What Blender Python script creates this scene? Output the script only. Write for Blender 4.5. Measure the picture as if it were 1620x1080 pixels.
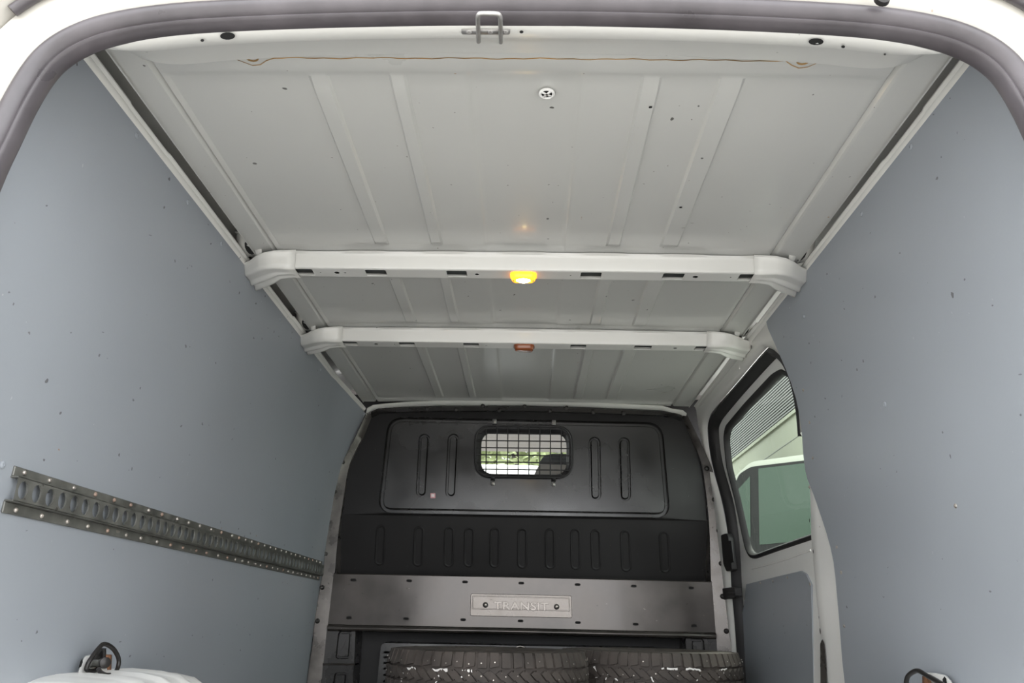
import bpy, bmesh, math, random
import numpy as np
from mathutils import Vector, Matrix
random.seed(7)
S = bpy.context.scene
for o in list(bpy.data.objects): bpy.data.objects.remove(o)
COL = S.collection

# ------------------------------------------------------------------ camera
FPX = 1250.0
CZ = 0.47
_d = np.array([(832-810)/FPX, (988-540)/FPX, 1.0]); _d /= np.linalg.norm(_d)
_u = np.array([1, .0217, 0.]); _e = _u-(_u@_d)*_d; _e /= np.linalg.norm(_e)
_up = np.cross(_e, _d)
if _up[1] > 0: _up = -_up
RC = np.array([_e, _d, _up])
CAM = np.array([0, 0, CZ])
cd = bpy.data.cameras.new('camera'); cam = bpy.data.objects.new('camera', cd); COL.objects.link(cam)
cd.sensor_width = 36; cd.lens = FPX/1620*36; cd.clip_start = .02; cd.clip_end = 300
cx, cy, cz = RC[:, 0], -RC[:, 1], -RC[:, 2]
m = Matrix.Identity(4)
for i in range(3):
    m[i][0], m[i][1], m[i][2], m[i][3] = cx[i], cy[i], cz[i], CAM[i]
cam.matrix_world = m
S.camera = cam

# ------------------------------------------------------------------ light
w = bpy.data.worlds.new('world'); S.world = w; w.use_nodes = True
nt = w.node_tree
bg = nt.nodes['Background']; bg.inputs[0].default_value = (0.955, 0.975, 1.0, 1); bg.inputs[1].default_value = 1.7
sd = bpy.data.lights.new('sun', 'SUN'); sun = bpy.data.objects.new('sun', sd); COL.objects.link(sun)
sd.energy = 5.0; sd.angle = math.radians(30); sd.color = (1, .96, .9)
sun.rotation_euler = Vector((-.45, -.30, -.84)).to_track_quat('-Z', 'Y').to_euler()   # high hazy sun, front right of the van
sun.location = (0, -4, 8)
S.view_settings.view_transform = 'Standard'
S.view_settings.look = 'None'
S.view_settings.gamma = 1
S.view_settings.use_curve_mapping = False
S.view_settings.exposure = 1.6

# ------------------------------------------------------------------ rays (points of the photograph on planes of the van)
def ray(px, py): return RC@np.array([(px-810)/FPX, (py-540)/FPX, 1.0])
def atY(px, py, Y): r = ray(px, py); return CAM+r*Y/r[1]
def atX(px, py, X): r = ray(px, py); return CAM+r*X/r[0]
def atZ(px, py, Z): r = ray(px, py); return CAM+r*(Z-CZ)/r[2]
X0 = -.02
D = 3.386
PROF = [(1.6, .69), (1.376, .735), (1.2, .76), (1.0, .78), (.6, .80), (.3, .815), (-.5, .82)]
def Xr(z): return float(np.interp(z, [a for a, b in PROF][::-1], [b for a, b in PROF][::-1]))
def atR(px, py, off=0):
    p = atX(px, py, .78+off)
    for i in range(40): p = atX(px, py, Xr(p[2])+off)
    return p

# ------------------------------------------------------------------ materials
def mat(name, col, rough=.5, metal=0., coat=0., spec=.5, var=0., vscale=4., bump=0., bscale=60., specks=(), emit=None, estr=0., bumpd=.002):
    """specks: list of (mapping scale xyz, rotation, radius, density, colour, strength)"""
    M = bpy.data.materials.new(name); M.use_nodes = True
    N = M.node_tree.nodes; L = M.node_tree.links
    b = N['Principled BSDF']
    b.inputs['Roughness'].default_value = rough; b.inputs['Metallic'].default_value = metal
    b.inputs['Specular IOR Level'].default_value = spec
    b.inputs['Coat Weight'].default_value = coat; b.inputs['Coat Roughness'].default_value = .12
    c = (*col, 1)
    b.inputs['Base Color'].default_value = c
    g = N.new('ShaderNodeNewGeometry')
    out = None
    if var > 0:
        n = N.new('ShaderNodeTexNoise'); n.inputs['Scale'].default_value = vscale; n.inputs['Detail'].default_value = 6
        L.new(g.outputs['Position'], n.inputs['Vector'])
        r = N.new('ShaderNodeMapRange'); r.inputs[1].default_value = .3; r.inputs[2].default_value = .7
        r.inputs[3].default_value = 1-var; r.inputs[4].default_value = 1+var
        L.new(n.outputs['Fac'], r.inputs[0])
        mx = N.new('ShaderNodeVectorMath'); mx.operation = 'SCALE'
        mx.inputs[0].default_value = col; L.new(r.outputs[0], mx.inputs['Scale'])
        out = mx.outputs[0]
        rr = N.new('ShaderNodeMapRange'); rr.inputs[1].default_value = .3; rr.inputs[2].default_value = .7
        rr.inputs[3].default_value = max(rough-.08, .03); rr.inputs[4].default_value = rough+.1
        L.new(n.outputs['Fac'], rr.inputs[0]); L.new(rr.outputs[0], b.inputs['Roughness'])
    for (sc, rot, rad, dens, sc_col, strg) in specks:
        mp = N.new('ShaderNodeMapping'); mp.inputs['Scale'].default_value = sc; mp.inputs['Rotation'].default_value = rot
        nw = N.new('ShaderNodeTexNoise'); nw.inputs['Scale'].default_value = 40
        L.new(g.outputs['Position'], nw.inputs['Vector'])
        pass
        ad = N.new('ShaderNodeVectorMath'); ad.operation = 'MULTIPLY_ADD'
        ad.inputs[1].default_value = (.02, .02, .02)
        L.new(nw.outputs['Color'], ad.inputs[0]); L.new(g.outputs['Position'], ad.inputs[2])
        L.new(ad.outputs[0], mp.inputs['Vector'])
        v = N.new('ShaderNodeTexVoronoi'); v.inputs['Scale'].default_value = 1
        L.new(mp.outputs[0], v.inputs['Vector'])
        a = N.new('ShaderNodeMath'); a.operation = 'LESS_THAN'; a.inputs[1].default_value = rad
        L.new(v.outputs['Distance'], a.inputs[0])
        sx = N.new('ShaderNodeSeparateColor'); L.new(v.outputs['Color'], sx.inputs[0])
        d2 = N.new('ShaderNodeMath'); d2.operation = 'LESS_THAN'; d2.inputs[1].default_value = dens
        L.new(sx.outputs[0], d2.inputs[0])
        mu = N.new('ShaderNodeMath'); mu.operation = 'MULTIPLY'; L.new(a.outputs[0], mu.inputs[0]); L.new(d2.outputs[0], mu.inputs[1])
        m2 = N.new('ShaderNodeMath'); m2.operation = 'MULTIPLY'; L.new(mu.outputs[0], m2.inputs[0]); m2.inputs[1].default_value = strg
        mi = N.new('ShaderNodeMix'); mi.data_type = 'RGBA'
        L.new(m2.outputs[0], mi.inputs['Factor'])
        if out is not None: L.new(out, mi.inputs['A'])
        else: mi.inputs['A'].default_value = c
        mi.inputs['B'].default_value = (*sc_col, 1)
        out = mi.outputs['Result']
    if out is not None: L.new(out, b.inputs['Base Color'])
    if bump > 0:
        n2 = N.new('ShaderNodeTexNoise'); n2.inputs['Scale'].default_value = bscale; n2.inputs['Detail'].default_value = 4
        L.new(g.outputs['Position'], n2.inputs['Vector'])
        bp = N.new('ShaderNodeBump'); bp.inputs['Strength'].default_value = bump; bp.inputs['Distance'].default_value = bumpd
        L.new(n2.outputs['Fac'], bp.inputs['Height']); L.new(bp.outputs[0], b.inputs['Normal'])
    if emit:
        b.inputs['Emission Color'].default_value = (*emit, 1); b.inputs['Emission Strength'].default_value = estr
    return M

DK = (.05, .045, .04); RU = (.30, .14, .04); LT = (.75, .75, .73)
M_roof = mat('roof_paint', (.56, .56, .535), .34, coat=.35, var=.02, vscale=3, bump=.03, bscale=5, bumpd=.01,
             specks=[((22, 22, 22), (0, 0, 0), .07, .16, DK, .85), ((60, 60, 60), (0, 0, .4), .10, .05, (.12, .1, .09), .8), ((60, 6, 30), (0, 0, .25), .05, .05, RU, .6), ((6, 9, 9), (0, 0, 0), .02, .3, RU, .8)])
M_bow = mat('bow_paint', (.74, .735, .70), .35, coat=.4, var=.02, specks=[((30, 30, 30), (0, 0, 0), .06, .12, DK, .8)])
M_white = mat('white_paint', (.87, .865, .84), .35, coat=.4, var=.025, vscale=6, specks=[((25, 25, 25), (0, 0, 0), .06, .2, (.25, .18, .12), .7)])
M_frame = mat('cream_frame_paint', (.52, .50, .455), .4, coat=.3, var=.06, vscale=9, specks=[((45, 45, 45), (0, 0, 0), .12, .16, (.35, .25, .17), .7), ((14, 14, 14), (0, 0, 0), .08, .2, (.45, .33, .2), .5)])
M_ply = mat('grey_ply_paint', (.318, .343, .374), .40, spec=.45, var=.035, vscale=2.2, bump=.05, bscale=120,
            specks=[((18, 18, 18), (0, 0, 0), .07, .22, DK, .7), ((90, 14, 40), (.5, 0, 0), .07, .12, (.12, .12, .12), .7),
                    ((90, 60, 11), (-.35, 0, 0), .06, .10, (.55, .56, .56), .6), ((70, 26, 40), (.9, 0, 0), .11, .07, (.09, .09, .09), .75), ((12, 12, 12), (0, 0, 0), .04, .14, RU, .7)])
M_black = mat('black_steel_paint', (.016, .0150, .0150), .24, spec=.75, var=.12, vscale=5, bump=.03, bscale=14, bumpd=.004,
              specks=[((160, 90, 26), (0, .4, 0), .07, .03, (.16, .15, .14), .6), ((30, 90, 150), (0, .3, 0), .07, .03, (.14, .13, .13), .5)])
M_bmatt = mat('satin_black_paint', (.017, .016, .0165), .5, spec=.35, var=.12, vscale=5, specks=[((160, 90, 26), (0, .4, 0), .09, .05, (.13, .12, .12), .6), ((30, 90, 150), (0, .3, 0), .09, .05, (.12, .11, .11), .5)])
M_band = mat('worn_steel_band', (.075, .067, .062), .20, metal=.55, spec=.6, var=.35, vscale=5, bump=.04, bscale=30,
             specks=[((16, 30, 60), (0, .1, 0), .09, .10, (.035, .03, .03), .7), ((12, 40, 70), (0, -.15, 0), .08, .08, (.3, .28, .26), .6), ((50, 50, 50), (0, 0, 0), .12, .08, (.03, .025, .02), .7)])
M_block = mat('scuffed_black_block', (.035, .033, .032), .27, metal=.3, spec=.8, var=.3, vscale=12)
M_flange = mat('scuffed_steel_flange', (.115, .105, .098), .30, metal=.5, spec=.6, var=.3, vscale=18, bump=.05, bscale=30,
               specks=[((50, 50, 30), (0, 0, 0), .12, .10, (.05, .04, .035), .8)])
M_rubber = mat('black_rubber', (.078, .070, .076), .34, spec=.5, var=.25, vscale=12, bump=.05, bscale=80, specks=[((40, 40, 40), (0, 0, 0), .08, .06, (.4, .38, .37), .5)])
M_rubberd = mat('matt_rubber', (.018, .017, .018), .6)
M_zinc = mat('dirty_zinc', (.17, .17, .155), .45, metal=.45, var=.3, vscale=25, bump=.1, bscale=90, specks=[((40, 20, 40), (0, 0, 0), .2, .10, (.35, .33, .28), .6), ((60, 40, 60), (0, 0, 0), .15, .15, (.06, .05, .04), .7)])
M_screw = mat('screw_steel', (.50, .46, .42), .35, metal=.7, var=.3, vscale=80)
M_rust = mat('rusty_steel', (.22, .10, .05), .7, var=.4, vscale=90)
M_rust2 = mat('rust_tinged_screw', (.36, .26, .21), .5, metal=.4, var=.4, vscale=80)
M_dkbolt = mat('dark_bolt', (.03, .028, .027), .4, metal=.5)
M_steel = mat('grey_steel', (.38, .37, .36), .4, metal=.7, var=.2, vscale=60, bump=.1, bscale=200)
M_lens_on = mat('amber_lens_lit', (.9, .35, .03), .25, emit=(1, .30, .015), estr=1.0)
M_bulb = mat('bulb_lit', (1, .9, .6), .3, emit=(1, .80, .30), estr=22)
M_slotshade = mat('slot_shade_grey', (.05, .055, .053), .6)  # dark colour carries the unpainted roof and the shade inside the beams
M_lens = mat('amber_lens', (.30, .085, .03), .25, coat=.5)
M_dark = mat('dark_void', (.012, .012, .012), .8)
M_tyre = mat('dusty_tyre_rubber', (.062, .052, .046), .75, var=.35, vscale=14, bump=.3, bscale=160, specks=[((70, 70, 70), (0, 0, 0), .15, .12, (.16, .13, .11), .5)])
M_chalk = mat('white_chalk', (.78, .76, .74), .8)
M_floor = mat('floor_ply', (.20, .175, .15), .6, var=.2, vscale=5)
M_asph = mat('concrete_yard', (.36, .355, .345), .85, var=.12, vscale=2)
M_seam = mat('rusty_seam', (.34, .20, .07), .7, var=.5, vscale=14)
M_sealant = mat('seam_sealant', (.50, .49, .45), .5)
M_badge = mat('badge_plate_metal', (.20, .18, .165), .30, metal=.6, var=.3, vscale=22, bump=.05, bscale=60, specks=[((30, 30, 90), (0, 0, 0), .1, .12, (.06, .05, .045), .7)])
M_letter = mat('lightened_lettering', (.26, .235, .215), .3, metal=.6, var=.2, vscale=40)  # lighter colour stands in for the shadows outlining the embossed letters
M_sticker = mat('pink_sticker', (.62, .30, .32), .5)
M_stk2 = mat('sticker_white', (.85, .75, .75), .5)
M_clad = mat('cladding', (.12, .12, .115), .55)
M_cream = mat('cream_render', (.26, .27, .205), .7, var=.03)
M_carp = mat('car_paint', (.40, .41, .35), .4, coat=.3)
M_cargl = mat('green_car_glass', (.036, .062, .043), .25, spec=.4)
M_leaf = mat('leaf_green', (.30, .345, .18), .7, var=.3, vscale=6)
M_house = mat('house_grey', (.62, .64, .64), .8)
M_vwhite = mat('van_white', (.86, .86, .84), .35, coat=.3)
M_cab = mat('cab_trim', (.34, .31, .30), .7)
M_cabd = mat('cab_dark_trim', (.05, .053, .06), .6)
M_dust = mat('raw_ply_edge', (.36, .35, .33), .8)
def glass(name, tint, rough=0.0, alpha_mix=.9):
    M = bpy.data.materials.new(name); M.use_nodes = True
    N = M.node_tree.nodes; L = M.node_tree.links
    N.remove(N['Principled BSDF'])
    t = N.new('ShaderNodeBsdfTransparent'); t.inputs[0].default_value = (*tint, 1)
    gl = N.new('ShaderNodeBsdfGlossy'); gl.inputs['Roughness'].default_value = .02
    ly = N.new('ShaderNodeLayerWeight'); ly.inputs['Blend'].default_value = .5
    pw = N.new('ShaderNodeMath'); pw.operation = 'POWER'; pw.inputs[1].default_value = 5; L.new(ly.outputs['Facing'], pw.inputs[0])
    lw = N.new('ShaderNodeMath'); lw.operation = 'MULTIPLY_ADD'; lw.inputs[1].default_value = .80; lw.inputs[2].default_value = .04; L.new(pw.outputs[0], lw.inputs[0])
    mx = N.new('ShaderNodeMixShader')
    L.new(lw.outputs[0], mx.inputs[0]); L.new(t.outputs[0], mx.inputs[1]); L.new(gl.outputs[0], mx.inputs[2])
    L.new(mx.outputs[0], N['Material Output'].inputs['Surface'])
    return M
M_glass = glass('window_glass', (.68, .75, .68))
M_glass2 = glass('bulkhead_glass', (.90, .94, .90))

# ------------------------------------------------------------------ object helpers
def tag(o, label=None, cat=None, group=None, kind=None):
    if label: o['label'] = label
    if cat: o['category'] = cat
    if group: o['group'] = group
    if kind: o['kind'] = kind
    return o
def empty(name, loc, label=None, cat=None, group=None, kind=None):
    o = bpy.data.objects.new(name, None); COL.objects.link(o); o.location = loc
    o.empty_display_size = .05
    return tag(o, label, cat, group, kind)
def rootof(o):
    p = Vector((0, 0, 0))
    while o is not None:
        p += Vector(o.location); o = o.parent
    return p
class MB:
    def __init__(s): s.v = []; s.f = []
    def add(s, vs, fs):
        b = len(s.v); s.v += [tuple(float(c) for c in p) for p in vs]; s.f += [tuple(b+i for i in f) for f in fs]; return s
    def box(s, a, b):
        x0, y0, z0 = a; x1, y1, z1 = b
        return s.add([(x0, y0, z0), (x1, y0, z0), (x1, y1, z0), (x0, y1, z0), (x0, y0, z1), (x1, y0, z1), (x1, y1, z1), (x0, y1, z1)],
                     [(0, 3, 2, 1), (4, 5, 6, 7), (0, 1, 5, 4), (1, 2, 6, 5), (2, 3, 7, 6), (3, 0, 4, 7)])
    def grid(s, rows, close_u=False, close_v=False):
        nr, nc = len(rows), len(rows[0]); vs = [p for r in rows for p in r]; fs = []
        for i in range(nr if close_v else nr-1):
            for j in range(nc if close_u else nc-1):
                a = i*nc+j; b_ = i*nc+(j+1) % nc; c = ((i+1) % nr)*nc+(j+1) % nc; d_ = ((i+1) % nr)*nc+j
                fs.append((a, b_, c, d_))
        return s.add(vs, fs)
    def tube(s, pts, r, n=8, closed=False, caps=True, prof=None):
        pts = [Vector(p) for p in pts]; k = len(pts); rows = []
        up = None
        for i in range(k):
            if closed: t = pts[(i+1) % k]-pts[i-1]
            else: t = pts[min(i+1, k-1)]-pts[max(i-1, 0)]
            if t.length < 1e-9: t = Vector((0, 0, 1))
            t.normalize()
            if up is None:
                up = Vector((0, 0, 1)) if abs(t.z) < .9 else Vector((1, 0, 0))
            a = (up-t*up.dot(t)); a.normalize(); up = a
            b_ = t.cross(a)
            rr = r[i] if isinstance(r, (list, tuple)) else r
            rows.append([pts[i]+(a*math.cos(2*math.pi*j/n)+b_*math.sin(2*math.pi*j/n))*rr for j in range(n)])
        s.grid(rows, close_u=True, close_v=closed)
        if caps and not closed:
            b0 = len(s.v)-k*n
            s.f.append(tuple(b0+j for j in range(n))[::-1]); s.f.append(tuple(b0+(k-1)*n+j for j in range(n)))
        return s
    def ring(s, A, B):
        return s.grid([A, B], close_u=True)
    def fan(s, L): return s.add(L, [tuple(range(len(L)))])
    def plate(s, loops):
        """planar polygon with holes: loops of 3d points, first is the outside"""
        bm = bmesh.new(); ed = []
        for L in loops:
            vs = [bm.verts.new(tuple(map(float, p))) for p in L]
            for i in range(len(vs)): ed.append(bm.edges.new((vs[i], vs[(i+1) % len(vs)])))
        bmesh.ops.triangle_fill(bm, use_beauty=True, use_dissolve=False, edges=ed)
        bm.verts.index_update()
        s.add([v.co for v in bm.verts], [tuple(v.index for v in f.verts) for f in bm.faces]); bm.free(); return s
    def build(s, name, M, parent=None, smooth=True, bevel=0, ang=40, solid=0, segs=2):
        off = rootof(parent) if parent else Vector((0, 0, 0))
        me = bpy.data.meshes.new(name)
        me.from_pydata([(p[0]-off.x, p[1]-off.y, p[2]-off.z) for p in s.v], [], s.f)
        bm = bmesh.new(); bm.from_mesh(me); bmesh.ops.remove_doubles(bm, verts=bm.verts, dist=2e-5)
        bmesh.ops.recalc_face_normals(bm, faces=bm.faces); bm.to_mesh(me); bm.free()
        if smooth:
            me.polygons.foreach_set('use_smooth', [True]*len(me.polygons)); me.set_sharp_from_angle(angle=math.radians(ang))
        me.materials.append(M)
        o = bpy.data.objects.new(name, me); COL.objects.link(o)
        if parent: o.parent = parent
        if solid:
            md = o.modifiers.new('solid', 'SOLIDIFY'); md.thickness = solid; md.offset = 0
        if bevel:
            md = o.modifiers.new('bevel', 'BEVEL'); md.width = bevel; md.segments = segs; md.limit_method = 'ANGLE'; md.angle_limit = math.radians(35)
        return o
def inst(o, name, loc_world, parent, rot=None):
    c = o.copy(); c.name = name; COL.objects.link(c); c.parent = parent
    c.location = Vector(loc_world)-rootof(parent)
    if rot is not None: c.rotation_euler = rot
    return c
def meshdata(name, mb, M, smooth=True, ang=40):
    o = mb.build(name, M, None, smooth, ang=ang); me = o.data; bpy.data.objects.remove(o); return me
def place(me, name, loc_world, parent, rot=None):
    o = bpy.data.objects.new(name, me); COL.objects.link(o); o.parent = parent
    o.location = Vector([float(c) for c in loc_world])-(rootof(parent) if parent else Vector((0, 0, 0)))
    if rot is not None: o.rotation_euler = rot
    return o
def rpoly(pts, rad, n=6):
    """rounded polygon in 2d; rad scalar or list"""
    out = []; k = len(pts)
    for i in range(k):
        p = np.array(pts[i], float); a = np.array(pts[i-1], float); b = np.array(pts[(i+1) % k], float)
        r = rad[i] if isinstance(rad, (list, tuple)) else rad
        if r <= 0: out.append(tuple(p)); continue
        u = (a-p)/np.linalg.norm(a-p); v = (b-p)/np.linalg.norm(b-p)
        r = min(r, .49*np.linalg.norm(a-p), .49*np.linalg.norm(b-p))
        p0 = p+u*r; p1 = p+v*r
        for j in range(n+1):
            t = j/n; out.append(tuple((1-t)**2*p0+2*t*(1-t)*p+t*t*p1))
    return out
def pill(x0, y0, x1, y1, hw, n=8):
    """capsule outline in 2d from (x0,y0) to (x1,y1)"""
    a = math.atan2(y1-y0, x1-x0); out = []
    for j in range(n+1):
        t = a-math.pi/2+math.pi*j/n; out.append((x1+hw*math.cos(t), y1+hw*math.sin(t)))
    for j in range(n+1):
        t = a+math.pi/2+math.pi*j/n; out.append((x0+hw*math.cos(t), y0+hw*math.sin(t)))
    return out
def offs(L, d):
    """offset a closed 2d loop; positive = inward"""
    A = np.array(L, float); k = len(A); area = .5*sum(A[i][0]*A[(i+1) % k][1]-A[(i+1) % k][0]*A[i][1] for i in range(k))
    sg = 1 if area > 0 else -1; out = []
    for i in range(k):
        t = A[(i+1) % k]-A[i-1]; t = t/(np.linalg.norm(t)+1e-12)
        out.append(tuple(A[i]+sg*d*np.array([-t[1], t[0]])))
    return out
def smooth_path(pts, n=8):
    P = [np.array(p, float) for p in pts]; out = []
    for i in range(len(P)-1):
        p0 = P[max(i-1, 0)]; p1 = P[i]; p2 = P[i+1]; p3 = P[min(i+2, len(P)-1)]
        for j in range(n):
            t = j/n
            out.append(.5*((2*p1)+(-p0+p2)*t+(2*p0-5*p1+4*p2-p3)*t*t+(-p0+3*p1-3*p2+p3)*t**3))
    out.append(P[-1]); return out
def disc_mesh(r, h, n=12, dome=.5, r0=None):
    """screw head: axis +z, dome up"""
    mb = MB(); rows = []
    for (rr, hh) in [(r, 0), (r, h*.45), (r*.75, h*.85), (r*.35, h), (r*.3, h*.6), (.0005, h*.6)]:
        rows.append([(rr*math.cos(2*math.pi*j/n), rr*math.sin(2*math.pi*j/n), hh) for j in range(n)])
    return mb.grid(rows, close_u=True)

# rotations that turn a +z screw head to face a direction
RY_R = (0, -math.pi/2, 0)      # faces -x (on the right wall)
RY_L = (0, math.pi/2, 0)       # faces +x (on the left wall)
RX_F = (math.pi/2, 0, 0)       # faces -y (on the bulkhead)

# ================================================================== SETTING
g = MB().box((-40, -40, -.72), (60, 60, -.66)).build('ground', M_asph, smooth=False)
tag(g, kind='structure')
fl = MB().box((-.88, .97, -.03), (.86, D+.02, 0)).build('floor', M_floor, smooth=False); tag(fl, kind='structure')

# ---- ceiling: pressed steel, ribs run along the van
def crown(x): return 1.392-.010*(x-X0)**2
BAYS = [(1.165, 1.868), (2.045, 2.435), (2.625, 3.335)]
ribs = [(-.402, -.374), (-.256, -.234), (.198, .226), (.336, .374)]
cols = set(np.linspace(-.735, .70, 25))
for a, b in ribs:
    cols |= {a-.016, a-.005, a-.0025, a, a+.003, (a+b)/2, b-.003, b, b+.0025, b+.005, b+.016}
for e in (-.672, .632):
    cols |= {e-.02, e-.010, e-.006, e-.003, e, e+.002, e+.007, e+.012, e+.03}
for e in (-.116, .087): cols |= {e-.012, e-.003, e, e+.003, e+.012}
cols |= {-.735, .705}
cols = sorted(cols)
rowsY = set(np.linspace(.99, D-.01, 21))
for a, b in BAYS: rowsY |= {a-.012, a, a+.012, a+.04, b-.045, b-.02, b-.005, b+.005, b+.012}
rowsY = sorted(y for y in rowsY if .985 <= y <= D-.009)
def sstep(a, b, t):
    t = min(max((t-a)/(b-a), 0), 1); return t*t*(3-2*t)
def zroof(x, y):
    z = crown(x)
    inb = 0
    for a, b in BAYS: inb = max(inb, sstep(a-.013, a+.012, y)*(1-sstep(b-.005, b+.012, y)))
    rb = 0
    for a, b in BAYS: rb = max(rb, sstep(a, a+.05, y)*(1-sstep(b-.05, b-.02, y)))
    main = sstep(-.670, -.660, x)*(1-sstep(.620, .630, x))
    z += .006*inb*main
    for a, b in ribs:
        z -= .007*rb*sstep(a-.005, a, x)*(1-sstep(b, b+.005, x))
    z += .003*inb*sstep(-.119, -.113, x)*(1-sstep(.084, .090, x))
    for e in (-.672, .632): z += .010*max(0, 1-abs(x-(e-.003))/.006)
    return z
ce = MB().grid([[(x, y, zroof(x, y)) for x in cols] for y in rowsY])
# side channels
for sx in (-1, 1):
    xe = -.735 if sx < 0 else .705
    prof = [(-.004, -.004), (.0, -.004), (.004, .03), (.009, .044), (.03, .052), (.075, .052)]
    ce.grid([[(xe+sx*a, y, crown(xe)+b) for a, b in prof] for y in rowsY])
ceil = ce.build('ceiling', M_roof, ang=30); tag(ceil, kind='structure')
MB().box((-.90, .9, 1.46), (.87, D+.05, 1.49)).build('roof_skin', M_white, ceil, smooth=False)
# rusty seam at the rear header and sealant rings
sp = []
for i in range(90):
    x = -.67+1.29*i/89
    dy = .0010*math.sin(i*1.7)+.0010*math.sin(i*.63)
    if abs(x+.49) < .03 or abs(x-.462) < .03: dy += .018*math.cos((x+.49 if x < 0 else x-.462)/.03*math.pi/2)
    sp.append((x, 1.122+dy, crown(x)-.0006))
sm = MB().grid([[(p[0], p[1]-.0012, p[2]) for p in sp], [(p[0], p[1]+.0012, p[2]) for p in sp]])
sm.build('rusty_seam', M_seam, ceil)
for (x, y) in ((-.49, 1.118), (.462, 1.118)):
    MB().tube([(x+.011*math.cos(t), y+.011*math.sin(t), crown(x)-.001) for t in np.linspace(0, 2*math.pi, 17)[:-1]], .0016, 6, closed=True).build('weld_ring', M_seam, ceil)
# round vent plug with a cross in the roof
p = atZ(865, 148, 1.395)
pl = MB().tube([(p[0]+.0125*math.cos(t), p[1]+.0125*math.sin(t), p[2]) for t in np.linspace(0, 2*math.pi, 21)[:-1]], .0028, 6, closed=True).build('drain_plug', M_white, ceil)
q = MB()
q.fan([(p[0]+.0115*math.cos(t), p[1]+.0115*math.sin(t), p[2]-.0005) for t in np.linspace(0, 2*math.pi, 17)[:-1]])
q.build('plug_recess', M_dark, pl)
q = MB()
for a in (.6, 2.2):
    dx, dy = math.cos(a)*.0105, math.sin(a)*.0105; nx, ny = -math.sin(a)*.0022, math.cos(a)*.0022
    q.add([(p[0]-dx-nx, p[1]-dy-ny, p[2]-.002), (p[0]+dx-nx, p[1]+dy-ny, p[2]-.002), (p[0]+dx+nx, p[1]+dy+ny, p[2]-.002), (p[0]-dx+nx, p[1]-dy+ny, p[2]-.002)], [(0, 1, 2, 3)])
q.build('plug_cross', M_white, pl, solid=.001)
for (px, py) in ((1029, 169), (1077, 327), (825, 50)):
    p = atZ(px, py, 1.39) if py > 100 else atY(px, py, 1.0)
    if py > 100: MB().fan([(p[0]+.0035*math.cos(t), p[1]+.0035*math.sin(t), zroof(p[0], p[1])-.0012) for t in np.linspace(0, 2*math.pi, 11)[:-1]]).build('drilled_hole', M_dark, ceil)

# ---- side walls: grey painted plywood
LPROF = [(1.376, -.775), (1.28, -.788), (1.2, -.80), (1.08, -.810), (.956, -.821), (.8, -.832), (.6, -.844), (.32, -.858), (0, -.865)]
LFAR = [(1.335, -.722), (1.25, -.752), (1.17, -.778), (1.08, -.805), (.956, -.821), (.8, -.832), (.6, -.844), (.32, -.858), (0, -.865)]
def XL(z): return float(np.interp(z, [a for a, b in LPROF][::-1], [b for a, b in LPROF][::-1]))
rows_in, rows_out = [], []
for y in [1.0, 1.5, 2.0, 2.5, 2.95, 3.05, 3.15, 3.25, 3.32, D]:
    t = sstep(3.0, D, y)
    r = [((1-t)*a[1]+t*b[1], y, (1-t)*a[0]+t*b[0]) for a, b in zip(LPROF, LFAR)]
    rows_in.append(r); rows_out.append([(p_[0]-.009, p_[1], p_[2]) for p_ in r])
wl = MB().grid(rows_in).grid(rows_out)
wl.grid([[r[0] for r in rows_in], [r[0] for r in rows_out]])
wall_l = wl.build('wall_left', M_ply, ang=30); tag(wall_l, kind='structure')
MB().box((-.925, .92, -.6), (-.895, D+.05, 1.49)).build('body_skin', M_white, wall_l, smooth=False)

edge = [atR(*p_) for p_ in [(1215, 520), (1235, 565), (1262, 640), (1273, 740), (1290, 790), (1315, 870), (1325, 950), (1335, 1080)]]
edge = smooth_path(edge, 4)
ez = [e[2] for e in edge][::-1]; ey = [e[1] for e in edge][::-1]
zs = [1.378, 1.35, 1.32, 1.28, 1.24, 1.2, 1.15, 1.1, 1.05, 1.0, .95, .9, .87, .84, .8, .76, .72, .68, .64, .6, .5, .4, .3, .15, 0]
ri, ro = [], []
for s_ in [0, .25, .5, .75, 1]:
    r = []
    for z in zs:
        ye = float(np.interp(z, ez, ey)); r.append((Xr(z), 1.0+(ye-1.0)*s_, z))
    ri.append(r); ro.append([(a+.009, b, c) for a, b, c in r])
wr = MB().grid(ri).grid(ro); wr.grid([ri[-1], ro[-1]]); wr.grid([[r[0] for r in ri], [r[0] for r in ro]])
wall_r = wr.build('wall_right', M_ply, ang=30); tag(wall_r, kind='structure')
# outer skin of the right side, with the opening for the sliding door window
MB().box((.885, .92, -.6), (.91, 2.20, 1.49)).build('body_skin', M_white, wall_r, smooth=False)
MB().box((.885, 2.20, 1.36), (.91, D+.05, 1.49)).build('body_skin', M_white, wall_r, smooth=False)

scr = meshdata('panel_screw', disc_mesh(.0045, .003), M_screw)
scrd = meshdata('panel_rivet', disc_mesh(.0065, .003), M_ply)
for (px, py) in ((1267, 617), (1277, 668), (1282, 724), (1320, 865), (1327, 905), (1332, 990), (1508, 800)):
    p = atR(px+4, py); place(scr, 'panel_screw', (p[0]+.0005, p[1], p[2]), wall_r, RY_R)
for (px, py) in ((1441, 232), (1363, 338), (1272, 500), (1400, 640)):
    p = atR(px, py); place(scrd, 'panel_rivet', (p[0]+.0005, p[1], p[2]), wall_r, RY_R)
def atL(px, py):
    p = atX(px, py, -.82)
    for i in range(30): p = atX(px, py, XL(p[2]))
    return p
for (px, py) in ((216, 214), (297, 320), (350, 386), (443, 505), (507, 585), (4, 735)):
    p = atL(px, py); place(scrd, 'panel_rivet', (p[0]-.0005, p[1], p[2]), wall_l, RY_L)

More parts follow.
